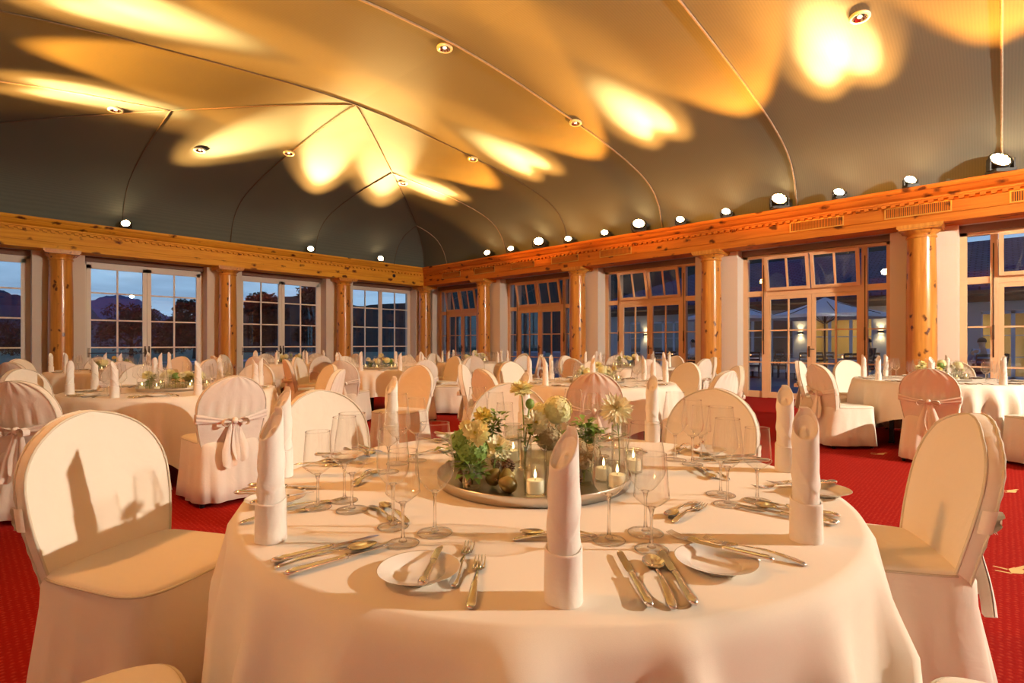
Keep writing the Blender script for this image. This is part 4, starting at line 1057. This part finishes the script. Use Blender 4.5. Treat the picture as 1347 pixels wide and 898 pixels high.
# the other trays: simpler copies of the same pieces
SIDE9 = ['left on', 'front left on', 'front on', 'front right on', 'right on', 'back right on', 'back on', 'back left on', 'in the middle on']
for i in range(1, 9):
    r, d, nm, angs, ca = TABLES[i]; x, y = TPOS[i]; rnd = random.Random(50+i)
    o = link('serving_tray', TRAY, None, (x, y, TZT)); tag(o, 'round steel tray of flowers and candles on ' + nm, 'tray', 'steel flower trays')
    tn = 'tray, ' + nm
    kinds = ['mum', 'hydrangea', 'dahlia', 'viburnum', 'double', 'spider', 'hydrangea', 'mum', 'dahlia']; rnd.shuffle(kinds)
    for k in range(9):
        a = ROOMANG(180+45*k); R_ = .20 if k < 8 else 0.0; a += rnd.uniform(-.15, .15)
        vx, vy = x+R_*cos(a), y+R_*sin(a); vm = [V_S, V_T, V_S][k % 3]
        o = link('vase', vm, None, (vx, vy, ZT)); tag(o, 'clear glass vase %s %s' % (SIDE9[k], tn), 'vase', 'clear glass vases on the trays')
        hh = rnd.uniform(.11, .19)+(.05 if k == 8 else 0)
        if i == 1: hh = rnd.uniform(.09, .15)
        flower(kinds[k], vx, vy, ZT+.008, ZT+hh, '%s %s %s' % (FD[kinds[k]], SIDE9[k], tn), 'flowers on the other tables', (rnd.uniform(-.02, .02), rnd.uniform(-.02, .02)), .95 if kinds[k] != 'spider' else .75, True, i*20+k, TC(rnd.uniform(-.3, .3), -.7, .8))
        if k in (1, 5):
            flower('leaves', vx, vy, ZT+.008, ZT+hh*.9, 'leafy sprig %s %s' % (SIDE9[k], tn), 'flowers on the other tables', (rnd.uniform(-.04, .04), rnd.uniform(-.04, .04)), 1.0, False, i*20+k+300)
    for k in range(6):
        a = ROOMANG(-150+60*k); cx, cy = x+.255*cos(a), y+.255*sin(a)
        candle(cx, cy, ZT, 'short candle %s %s' % (['front left on', 'front on', 'front right on', 'right on', 'back on', 'left on'][k], tn), False)
# ------------------------------------------------------------------ outside
M['lawn'] = plain('evening_lawn', (.09, .24, .17), .95, noise=.35, nscale=2.0)
M['sand'] = plain('pale_bunker_sand', (.42, .50, .66), .95)
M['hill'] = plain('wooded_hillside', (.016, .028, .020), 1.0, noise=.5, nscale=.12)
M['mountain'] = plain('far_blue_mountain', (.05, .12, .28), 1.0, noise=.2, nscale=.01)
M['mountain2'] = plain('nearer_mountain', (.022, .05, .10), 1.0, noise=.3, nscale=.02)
M['treeleaf'] = plain('dark_tree_leaves', (.016, .020, .014), .9)
M['bark'] = plain('dark_bark', (.03, .02, .015), .95)
M['terrace'] = plain('terrace_slabs', (.20, .23, .30), .6, noise=.15, nscale=1.5)
M['facade'] = plain('facade_plaster', (.55, .55, .56), .9)
M['eave'] = plain('brown_eave_boards', (.18, .10, .07), .7)
M['bluewhite'] = plain('white_door_paint', (.62, .70, .82), .5)
M['darkwood'] = plain('dark_chair_wood', (.05, .03, .025), .5)
M['parasol'] = plain('white_parasol_canvas', (.74, .78, .84), .8)
M['warmwall'] = plain('ochre_inner_wall', (.62, .44, .18), .8)
M['skin'] = plain('skin', (.52, .33, .24), .55); M['hair'] = plain('dark_hair', (.02, .016, .014), .7)
M['shirt'] = plain('pale_blue_shirt', (.52, .60, .78), .85); M['trousers'] = plain('dark_trousers', (.03, .03, .04), .85)
M['sconce'] = emit('sconce_glow', (1, .72, .34), 16); M['warmlamp'] = emit('warm_room_lamp', (1, .66, .28), 5)
M['lantern_flame'] = emit('lantern_flame', (1, .35, .10), 12)
# roof shingles
m, nt, out = newmat('dark_roof_shingles'); L = nt.links.new
b = N(nt, 'ShaderNodeBsdfPrincipled', Roughness=.7); L(b.outputs[0], out.inputs[0])
tc = N(nt, 'ShaderNodeTexCoord'); mp = N(nt, 'ShaderNodeMapping'); L(tc.outputs['Object'], mp.inputs[0]); mp.inputs['Rotation'].default_value = (0, 0, pi/2)
br = N(nt, 'ShaderNodeTexBrick', Scale=1.6); L(mp.outputs[0], br.inputs['Vector']); br.inputs['Color1'].default_value = (.055, .068, .14, 1); br.inputs['Color2'].default_value = (.085, .10, .20, 1); br.inputs['Mortar'].default_value = (.02, .02, .04, 1)
br.inputs['Mortar Size'].default_value = .04; L(br.outputs['Color'], b.inputs['Base Color']); M['roof'] = m

def struct(o, label): return tag(o, label, 'ground', kind='structure')
g = MB(); g.grid(lambda u, v: (-160+400*u, 15.9+260*v, -.18+.25*sin(u*9)*v*3-.9*v+ (max(0, (u-.42))*14*v)), 40, 30); struct(g.build('lawn', M['lawn']), 'dark evening lawn outside the left windows')
g = MB(); g.box(12.3, 40, -25, 15.0, -.2, -.03); struct(g.build('terrace', M['terrace']), 'bluish terrace paving outside the right doors')
g = MB(); g.box(12.42, 60, 15.0, 15.9, -.3, -.06); struct(g.build('grass_strip', M['lawn']), 'grass strip beside the terrace')
for k, (x, y, rx, ry) in enumerate(((16.5, 46, 5.5, 3.0), (12.0, 40, 2.0, 1.0), (28.5, 66, 4.0, 2.5))):
    bb = MB(); z0 = 0.0
    def ht(x_, y_): u = (x_+160)/400; v = (y_-15.9)/260; return -.18+.75*sin(u*9)*v-.9*v+(max(0, u-.42))*14*v
    bb.grid(lambda u, v: (x+rx*v*cos(u*6.283)*(1+.15*sin(3*u*6.283)), y+ry*v*sin(u*6.283), ht(x+rx*v*cos(u*6.283), y+ry*v*sin(u*6.283))+.10+.08*(1-v)), 28, 5, True)
    o = bb.build('sand_bunker', M['sand']); tag(o, 'pale sand bunker, %s' % ('the broad one in the window nearest the corner', 'the small near one left of the corner window', 'the farthest one up the slope')[k], 'bunker', 'sand bunkers')
def ridge(name, mat, pts, depth, label, base=-6):
    m_ = MB(); n_ = len(pts); rnd = random.Random(len(pts))
    fine = []
    for (x, y, z), (x2, y2, z2) in zip(pts, pts[1:]):
        for k in range(8): t = k/8; fine.append((x+(x2-x)*t, y+(y2-y)*t, z+(z2-z)*(t*t*(3-2*t))+rnd.uniform(-1, 1)*.012*abs(z)))
    fine.append(pts[-1]); n_ = len(fine)
    vs = []
    for j in range(6):
        s = j/5
        for (x, y, z) in fine:
            L_ = sqrt(x*x+y*y); k = 1-depth*(1-s)/L_; vs.append((x*k, y*k, base+(z-base)*s**1.2+rnd.uniform(-.5, .5)*.01*z*(0 < j < 5)))
    fs = [(j*n_+i, j*n_+i+1, (j+1)*n_+i+1, (j+1)*n_+i) for j in range(5) for i in range(n_-1)]
    m_.add(vs, fs, True); o = m_.build(name, mat); tag(o, label, 'mountain', kind='structure')
def ray(px, py, D):                                  # a far point in a given direction
    r = (px-CX)/F*D; x, y = C2R(r, D); return (x, y, CAMZ+(YH-py)/F*D)
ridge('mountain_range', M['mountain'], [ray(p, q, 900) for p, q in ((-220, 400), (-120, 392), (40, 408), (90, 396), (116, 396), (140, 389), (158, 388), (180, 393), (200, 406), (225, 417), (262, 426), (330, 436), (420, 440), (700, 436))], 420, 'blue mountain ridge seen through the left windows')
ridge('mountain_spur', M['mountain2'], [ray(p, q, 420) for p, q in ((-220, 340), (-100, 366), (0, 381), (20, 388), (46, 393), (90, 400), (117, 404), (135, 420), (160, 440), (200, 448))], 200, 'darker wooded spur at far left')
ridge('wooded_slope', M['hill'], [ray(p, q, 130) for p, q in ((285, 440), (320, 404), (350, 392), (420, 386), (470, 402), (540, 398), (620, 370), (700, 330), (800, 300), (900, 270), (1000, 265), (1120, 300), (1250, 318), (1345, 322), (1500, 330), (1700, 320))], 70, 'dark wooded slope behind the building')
def tree(px, pyt, D, wpx, label, seed, base=-.8):
    rnd = random.Random(seed); x, y, zt = ray(px, pyt, D); H = zt-base; W = wpx*D/F/2
    o = empty('tree', (x, y, base)); tag(o, label, 'tree', 'trees on the lawn')
    tr_ = MB(); tr_.tube([(0, 0, 0), (.1, 0, H*.3), (-.05, .1, H*.6), (0, 0, H*.85)], [.05*H*.8, .035*H*.8, .02*H, .006*H], 8)
    for k in range(7):
        a = k*2.4; tr_.tube([(0, 0, H*(.25+.06*k)), (W*.4*cos(a), W*.4*sin(a), H*(.45+.05*k)), (W*.75*cos(a), W*.75*sin(a), H*(.52+.05*k))], [.02*H, .012*H, .004*H], 6)
    tr_.build('trunk', M['bark'], o)
    lf = MB(); n_ = 5200; blobs = []
    for k in range(26):
        a = rnd.random()*6.28; zz = rnd.uniform(.30, .92); rr = W*sqrt(max(.05, 1-((zz-.52)/.5)**2))*rnd.uniform(.3, .85); blobs.append((rr*cos(a), rr*sin(a), zz*H, W*rnd.uniform(.22, .40)))
    blobs.append((0, 0, H*.9, W*.3))
    for i in range(n_):
        bx, by, bz, br_ = blobs[i % len(blobs)]; d_ = Vector((rnd.gauss(0, 1), rnd.gauss(0, 1), rnd.gauss(0, .8))).normalized()*br_*rnd.uniform(.6, 1.05)
        p = Vector((bx, by, bz))+d_; s = H*.030*rnd.uniform(.6, 1.3); t = Vector((rnd.gauss(0, 1), rnd.gauss(0, 1), rnd.gauss(0, 1))).normalized(); u = t.orthogonal().normalized()
        lf.add([p-t*s, p+u*s*.5, p+t*s, p-u*s*.5], [(0, 1, 2, 3)], False)
    lf.build('crown', M['treeleaf'], o)
tree(172, 404, 62, 86, 'dark round tree on the lawn below the lamp star', 1)
tree(256, 395, 55, 66, 'dark leafy tree at the right side of the second window', 2)
tree(225, 432, 90, 60, 'low dark tree between the two bigger ones', 3, -1.5)
tree(15, 424, 80, 90, 'dark tree low in the window at the left picture edge', 4, -1.5)
tree(345, 386, 60, 70, 'dark tree in the left half of the third window', 5)
tree(425, 372, 52, 80, 'tall dark tree in the right half of the third window', 6)
# the wing across the terrace
FX = 23.0
OP = [(13.6, 12.95, 0), (12.35, 10.7, 1), (10.2, 8.6, 1), (8.2, 7.2, 1), (6.95, 6.1, 1), (5.55, 3.45, 2), (2.95, .9, 2), (.5, -1.8, 2), (-2.3, -4.6, 1), (-5.1, -7.4, 1)]
wing = empty('building_wing', (FX, 3, 0)); tag(wing, 'low building wing with dark shingle roof and lit rooms across the terrace', 'building')
def wl(mm, x0, x1, y0, y1, z0, z1): mm.box(x0-FX, x1-FX, y0-3, y1-3, z0, z1)
w_ = MB(); cur = 14.4
for a, b_, k in OP:
    wl(w_, FX, FX+.3, a, cur, -.1, 2.6); wl(w_, FX, FX+.3, b_, a, 2.25, 2.6); cur = b_
wl(w_, FX, FX+.3, -12, cur, -.1, 2.6); wl(w_, FX, 30, 14.4, 14.7, -.1, 2.6); wl(w_, FX+3.9, FX+4.1, 6.0, 14.4, 0, 2.6)
w_.build('wall', M['facade'], wing)
e_ = MB(); wl(e_, FX-1.1, FX+.4, -12, 15.3, 2.75, 2.9); wl(e_, FX-.1, FX+.35, -12, 14.7, 2.55, 2.78); e_.build('eave', M['eave'], wing)
r_ = MB(); r_.add([(-1.3, -15.5, 2.85), (-1.3, 12.6, 2.85), (4.5, 8.0, 5.1), (4.5, -15.5, 5.1), (-1.3, -15.5, 2.95), (-1.3, 12.6, 2.95), (4.5, 8.0, 5.22), (4.5, -15.5, 5.22), (10, 12.6, 2.9)],
                  [(0, 1, 2, 3), (7, 6, 5, 4), (0, 4, 5, 1), (5, 6, 8), (3, 2, 6, 7), (0, 3, 7, 4)], False); r_.build('roof', M['roof'], wing)
i_ = MB(); wl(i_, FX+3.2, FX+3.3, -9, 5.9, 0, 2.6); wl(i_, FX+.3, FX+3.3, 5.8, 5.95, 0, 2.6); wl(i_, FX+.3, FX+3.3, -9, 5.9, 2.5, 2.6); i_.build('inner_wall', M['warmwall'], wing)
for a, b_, k in OP:
    f_ = MB(); n_ = max(1, round((a-b_)/.6)); t = .05
    if k == 2: n_ = 3
    for i in range(n_+1):
        yy = b_+(a-b_)*i/n_; wl(f_, FX+.08, FX+.16, yy-t, yy+t, 0, 2.25)
    wl(f_, FX+.08, FX+.16, b_, a, 2.15, 2.25); wl(f_, FX+.08, FX+.16, b_, a, 0, .12)
    for z in (.75, 1.45): wl(f_, FX+.1, FX+.14, b_, a, z-.015, z+.015)
    ob = f_.build('glazed_door', M['bluewhite'], wing); g = MB(); wl(g, FX+.115, FX+.12, b_, a, .1, 2.2); g.build('pane', M['pane'], ob)
for y in (12.65, 5.83, 3.2):
    o = empty('wall_sconce', (FX-.06, y, 1.62)); tag(o, 'small wall light on the wing, %s' % {12.65: 'through the door right of centre', 5.83: 'seen in the middle of the parasol door', 3.2: 'at the right of the parasol door'}[y], 'wall light', 'wall lights outside')
    s_ = MB(); s_.lathe([(.0, -.05), (.09, -.05), (.1, -.03), (.1, .03), (.09, .05), (0, .05)], 16); s_.build('body', M['handle'], o)
    s_ = MB(); s_.lathe([(0, .052), (.08, .052)], 16); s_.lathe([(0, -.052), (.08, -.052)], 16); s_.build('lens', M['sconce'], o)
    for s in (1, -1): add_spot((FX-.1, y, 1.62+.07*s), (FX-.02, y, 1.62+1.2*s), 22, (1, .70, .32), 110, 1.0, .03, 'sconce_beam')
def parasol(x, y, zt, R_, label):
    o = empty('parasol', (x, y, -.03)); tag(o, label, 'parasol', 'white parasols on the terrace')
    p = MB(); p.tube([(0, 0, 0), (0, 0, zt+.1)], .028, 10); p.build('pole', M['darkwood'], o)
    c = MB(); ze = zt-.55
    def cf(u, v): a = u*6.28318; s = 1/max(cos((a % (pi/4))-pi/8)/cos(pi/8), .1); rr = R_*v*min(s, 1.08); return (rr*cos(a), rr*sin(a), zt-.55*v+.05*sin(pi*v)*(-1))
    c.grid(cf, 64, 8, True); c.grid(lambda u, v: (cf(u, 1)[0], cf(u, 1)[1], cf(u, 1)[2]-.10*v), 64, 2, True); c.build('canopy', M['parasol'], o)
    for k in range(8):
        a = k*pi/4+pi/8; rb = MB(); rb.tube([(.03*cos(a), .03*sin(a), zt-.06), (R_*.97*cos(a), R_*.97*sin(a), ze-.02)], .012, 6); rb.tube([(.03*cos(a), .03*sin(a), ze-.25), (R_*.5*cos(a), R_*.5*sin(a), (zt+ze)/2-.04)], .010, 6); rb.build('rib', M['darkwood'], o)
    b2 = MB(); b2.lathe([(0, 0), (.32, 0), (.32, .06), (.05, .09), (0, .09)], 20); b2.build('foot_plate', M['blackmetal'], o)
parasol(*C2R((1085-CX)/F*15.8, 15.8), 2.62, 1.65, 'white parasol seen through the middle of the parasol door')
parasol(*C2R((962-CX)/F*18.6, 18.6), 2.70, 1.65, 'white parasol at the left of the parasol door')
# terrace tables, chairs and diners
def dchair_meshes():
    out_ = []
    s_ = MB(); s_.box(-.2, .22, -.21, .21, .43, .47); out_.append(('seat', s_.mesh('seat', M['darkwood'], bevel=.01)))
    b2 = MB()
    for y in (-.19, .19): b2.tube([(-.2, y, .45), (-.24, y, .7), (-.29, y, .92)], .018, 8)
    for z, x in ((.66, -.232), (.78, -.255), (.9, -.285)): b2.box(x-.01, x+.01, -.19, .19, z-.035, z+.035)
    out_.append(('backrest', b2.mesh('backrest', M['darkwood'])))
    l_ = MB(); l_.tube([(0, 0, .44), (.0, 0, 0)], [.020, .014], 8); out_.append(('leg', l_.mesh('leg', M['darkwood']))); return out_
DC = dchair_meshes()
def dchair(x, y, rz, label):
    o = empty('wooden_chair', (x, y, -.03), rz); tag(o, label, 'chair', 'dark wooden chairs on the terrace')
    link('seat', DC[0][1], o); link('backrest', DC[1][1], o)
    for lx, ly in ((.19, .18), (.19, -.18), (-.18, .18), (-.18, -.18)): link('leg', DC[2][1], o, (lx, ly, 0))
OT = [(990, 18.8, 'left of the parasol door'), (1056, 17.6, 'in the middle of the parasol door'), (1112, 16.2, 'at the right of the parasol door'), (1276, 14.6, 'seen through the door at the right edge'), (886, 20.0, 'seen through the door right of centre')]
tcl = MB()
def tc_f(u, v):
    a = u*6.283; 
    if v < .5: rr = .45*v*2; return (rr*cos(a), rr*sin(a), .745)
    t = (v-.5)*2; rr = .45+.05*t+.02*sin(7*a)*t; return (rr*cos(a), rr*sin(a), .745-.5*t)
tcl.grid(tc_f, 48, 16, True); TCL = tcl.mesh('tablecloth', M['parasol'])
ot = MB(); ot.lathe([(0, .71), (.44, .71), (.44, .74), (0, .74)], 32); OTT = ot.mesh('tabletop', M['darkwood']); ot = MB(); ot.lathe([(0, 0), (.28, 0), (.26, .03), (.04, .05), (.035, .71), (0, .71)], 16); OTP = ot.mesh('pedestal', M['blackmetal'])
ln_ = MB(); ln_.lathe([(0, .0), (.045, .0), (.05, .02), (.05, .1), (.035, .15), (.03, .17)], 16); LNG = ln_.mesh('glass', M['vase']); ln_ = MB(); ln_.ball((0, 0, .05), (.018, .018, .03), 10, 7); LNF = ln_.mesh('flame', M['lantern_flame'])
DIN = []
for px, d, lab in OT:
    x, y = C2R((px-CX)/F*d, d); o = empty('terrace_table', (x, y, -.03)); tag(o, 'small terrace table ' + lab, 'table', 'terrace tables'); link('tabletop', OTT, o); link('pedestal', OTP, o)
    o = link('tablecloth', TCL, None, (x, y, -.03)); tag(o, 'bluish cloth, terrace table ' + lab, 'tablecloth', 'terrace tablecloths')
    o = empty('lantern', (x+.1, y+.1, .716)); tag(o, 'red glass lantern, terrace table ' + lab, 'lantern', 'table lanterns outside'); link('glass', LNG, o); link('flame', LNF, o)
    for k, a in enumerate((radians(200), radians(60), radians(320))):
        dchair(x+.72*cos(a), y+.72*sin(a), a+pi, 'dark chair at %s, terrace table %s' % (('near side', 'far side', 'right side')[k], lab))
    DIN.append((x, y))
def skin(name, verts, edges, radii, mat, parent, sub=1):
    me = bpy.data.meshes.new(name); me.from_pydata(verts, edges, []); me.materials.append(mat)
    o = link(name, me, parent); md = o.modifiers.new('Skin', 'SKIN'); md.use_smooth_shade = True
    lay = me.skin_vertices[0] if len(me.skin_vertices) else None
    if lay is None:
        bpy.context.view_layer.objects.active = o; bm = bmesh.new(); bm.from_mesh(me); bm.verts.layers.skin.verify(); bm.to_mesh(me); bm.free(); lay = me.skin_vertices[0]
    for i, r_ in enumerate(radii): lay.data[i].radius = (r_, r_)
    lay.data[0].use_root = True
    s_ = o.modifiers.new('Subdivision', 'SUBSURF'); s_.levels = sub; s_.render_levels = sub; return o
def person(x, y, rz, label, shirt):
    """seated, facing +x"""
    o = empty('person', (x, y, -.03), rz); tag(o, label, 'person', 'diners outside')
    V = []; E = []; R_ = []
    def add(p, r_, par=None): V.append(p); R_.append(r_); (E.append((par, len(V)-1)) if par is not None else None); return len(V)-1
    pel = add((-.10, 0, .56), .13); wa = add((-.12, 0, .72), .12, pel); ch = add((-.12, 0, .92), .14, wa); nk = add((-.09, 0, 1.10), .055, ch); h0 = add((-.06, 0, 1.17), .075, nk); h1 = add((-.05, 0, 1.27), .088, h0); add((-.055, 0, 1.33), .06, h1)
    for s in (-1, 1):
        sh = add((-.11, s*.18, 1.02), .06, ch); el = add((.0, s*.25, .80), .042, sh); wr = add((.24, s*.14, .78), .027, el); pm = add((.31, s*.12, .785), .030, wr)
        for k in range(4):
            f1 = add((.345, s*(.12+(k-1.5)*.018), .787), .009, pm); add((.385+.006*(k in (1, 2)), s*(.12+(k-1.5)*.020), .775), .008, f1)
        t1 = add((.30, s*.085, .785), .010, wr); add((.335, s*.07, .778), .009, t1)
        hp = add((.0, s*.10, .53), .095, pel); kn = add((.34, s*.12, .52), .065, hp); an = add((.32, s*.12, .10), .042, kn); add((.46, s*.13, .04), .04, an)
    skin('body', V, E, R_, M['skin'], o)
    f_ = MB(); f_.ball((.042, 0, 1.25), (.016, .013, .02), 8, 6)
    for s in (-1, 1): f_.ball((-.055, s*.088, 1.25), (.018, .010, .028), 8, 6)
    f_.build('nose_and_ears', M['skin'], o)
    f_ = MB()
    for s in (-1, 1): f_.ball((.03, s*.032, 1.275), (.010, .012, .008), 8, 6)
    f_.ball((.032, 0, 1.205), (.012, .026, .006), 8, 6); f_.build('eyes_and_mouth', M['hair'], o)
    V = []; E = []; R_ = []
    pel = add((-.11, 0, .60), .145); wa = add((-.12, 0, .74), .140, pel); ch = add((-.12, 0, .93), .155, wa); add((-.10, 0, 1.06), .075, ch)
    for s in (-1, 1): sh = add((-.11, s*.18, 1.02), .072, ch); el = add((.0, s*.25, .80), .055, sh); add((.15, s*.18, .79), .045, el)
    skin('shirt', V, E, R_, shirt, o)
    V = []; E = []; R_ = []
    pel = add((-.10, 0, .55), .15)
    for s in (-1, 1): hp = add((.0, s*.10, .53), .105, pel); kn = add((.34, s*.12, .52), .075, hp); add((.32, s*.12, .13), .06, kn)
    skin('trousers', V, E, R_, M['trousers'], o)
    hr = MB(); hr.grid(lambda u, v: (-.072+.098*cos(u*6.283)*sin(v*1.75)*(1 if cos(u*6.283) < .3 else .8), .098*sin(u*6.283)*sin(v*1.75), 1.27+.115*cos(v*1.75)), 24, 10, True); hr.build('hair', M['hair'], o)
for k, (ti, a, lab, sh) in enumerate(((3, 200, 'dark haired diner in a pale blue shirt seen through the door at the right edge', M['shirt']), (4, 320, 'dark haired diner in a white blue shirt seen through the door right of centre', M['parasol']), (2, 320, 'dark haired diner in dark clothes at the right of the parasol door', M['trousers']))):
    x, y = DIN[ti]; a = radians(a); person(x+.70*cos(a), y+.70*sin(a), a+pi, lab, sh)
# white loungers on the grass beyond the second door
lg = MB(); lg.box(-.2, 1.3, -.3, .3, .28, .34)
Mr = Matrix.Translation((-.2, 0, .31)) @ Matrix.Rotation(radians(55), 4, 'Y'); lg.box(-.75, 0, -.3, .3, -.03, .03, Mr); LGB = lg.mesh('cushion', M['bluewhite'])
lgl = MB(); lgl.tube([(0, 0, 0), (0, 0, .3)], .02, 8); LGL = lgl.mesh('leg', M['bluewhite'])
for k, px in enumerate((672, 700, 728)):
    x, y = C2R((px-CX)/F*21, 21); o = empty('sun_lounger', (x, y, -.06), ROOMANG(110)); tag(o, 'white sun lounger beyond the second right door, %s of three' % ('left', 'middle', 'right')[k], 'lounger', 'sun loungers'); link('cushion', LGB, o)
    for lx in (-.1, 1.2):
        for ly in (-.25, .25): link('leg', LGL, o, (lx, ly, 0))

# ------------------------------------------------------------------ light
w = bpy.data.worlds.new('dusk_sky'); SC.world = w; w.use_nodes = True; nt = w.node_tree; nt.nodes.clear(); L = nt.links.new
tc = N(nt, 'ShaderNodeTexCoord'); sx = N(nt, 'ShaderNodeSeparateXYZ'); L(tc.outputs['Generated'], sx.inputs[0])
rp = N(nt, 'ShaderNodeValToRGB'); L(sx.outputs['Z'], rp.inputs[0]); e = rp.color_ramp.elements
e[0].position = .0; e[0].color = (.50, .74, .98, 1); e[1].position = .5; e[1].color = (.06, .13, .32, 1)
k = e.new(.10); k.color = (.46, .72, 1.0, 1); k = e.new(.2); k.color = (.36, .60, .95, 1)
mp = N(nt, 'ShaderNodeMapping'); L(tc.outputs['Generated'], mp.inputs[0]); mp.inputs['Scale'].default_value = (2, 2, 14)
nz = N(nt, 'ShaderNodeTexNoise', Scale=2.2, Detail=5.0, Distortion=.4); L(mp.outputs[0], nz.inputs['Vector'])
r2 = N(nt, 'ShaderNodeValToRGB'); L(nz.outputs['Fac'], r2.inputs[0]); r2.color_ramp.elements[0].position = .45; r2.color_ramp.elements[0].color = (0, 0, 0, 1); r2.color_ramp.elements[1].position = .7; r2.color_ramp.elements[1].color = (1, 1, 1, 1)
mu = N(nt, 'ShaderNodeMath', operation='MULTIPLY'); L(r2.outputs[0], mu.inputs[0]); mu.inputs[1].default_value = .55
mx = N(nt, 'ShaderNodeMix', data_type='RGBA'); L(mu.outputs[0], mx.inputs[0]); L(rp.outputs[0], mx.inputs[6]); mx.inputs[7].default_value = (.24, .34, .55, 1)
bg = N(nt, 'ShaderNodeBackground', Strength=1.0); L(mx.outputs[2], bg.inputs[0]); wo = N(nt, 'ShaderNodeOutputWorld'); L(bg.outputs[0], wo.inputs[0])

EK = 4300; ES = 3600; EB_ = 6200; EW = 430
add_spot(KEY+Vector((-.05, .1, 0)), (5.4, 5.0, .9), EK, (1, .87, .70), 130, .2, .07, 'key_beam')
for side, big, c, y in SPOTS:
    if side in 'EW':
        sx_ = 1 if side == 'E' else -1
        if big:
            add_spot(c, (X0+sx_*1.0, y, 5.35), EB_, (1, .32, .028), 36, .18, .10, 'amber_beam')
        else:
            pc = min((1.7, 4.8, 7.8, 11.0), key=lambda q: abs(q-y)); add_spot(c, (X0+sx_*3.1, pc*.75+y*.25, 5.40), ES, (1, .38, .07), 28, 1.0, .05, 'white_beam')
            add_spot(c, (X0+sx_*3.3, pc*.75+y*.25, 5.36), ES*3.2, (1, .66, .24), 15, 1.0, .05, 'white_core')
    else:
        tg = {2.66: (4.0, 11.4, 5.3), 7.1: (5.7, 11.1, 5.4), 9.47: (6.9, 10.6, 5.4)}[y]; add_spot(c, tg, ES*1.2, (1, .44, .10), 30, 1.0, .05, 'white_beam'); add_spot(c, tg, ES*5.2, (1, .66, .24), 18, 1.0, .05, 'white_core')
# added amber fill without lamp bodies, for warm ambience from behind and left
for (wx, wy), (tx_, ty_), en in (((X0-6.0, 3.4), (X0-.5, 2.0), 1.3), ((X0-6.0, 8.0), (X0+3, 6.5), 1), ((X0-6.0, 12.0), (X0+3, 10.5), 1), ((2.6, YA-6.1), (5, 6), .35)):
    add_spot((wx, wy, 4.05), (tx_, ty_, .6), EW*en, (1, .27, .04) if wy != 3.4 else (1, .40, .11), 105, .9, .12, 'amber_fill')
# warm rooms of the wing
for y in (4.4, 1.0, -3):
    l = bpy.data.lights.new('room_light', 'AREA'); l.energy = 60; l.color = (1, .68, .28); l.size = 1.2; o = bpy.data.objects.new('room_light', l); COL.objects.link(o); o.location = (FX+1.8, y, 2.45)

# ------------------------------------------------------------------ camera and render settings
cam = bpy.data.cameras.new('camera'); co = bpy.data.objects.new('camera', cam); COL.objects.link(co)
cam.sensor_width = 36; cam.lens = F*36/1347; cam.shift_y = (YH-449)/1347; cam.clip_start = .03; cam.clip_end = 3000
co.location = (0, 0, CAMZ); co.rotation_euler = (pi/2, 0, -HEAD); SC.camera = co
SC.view_settings.view_transform = 'Standard'; SC.view_settings.look = 'None'; SC.view_settings.exposure = -0.12; SC.view_settings.gamma = 1.0; SC.view_settings.use_curve_mapping = False
cy = SC.cycles; cy.transparent_max_bounces = 48; cy.max_bounces = 10; cy.diffuse_bounces = 5; cy.glossy_bounces = 5; cy.transmission_bounces = 8
cy.caustics_reflective = False; cy.caustics_refractive = False; cy.use_denoising = True; cy.sample_clamp_indirect = 6.0
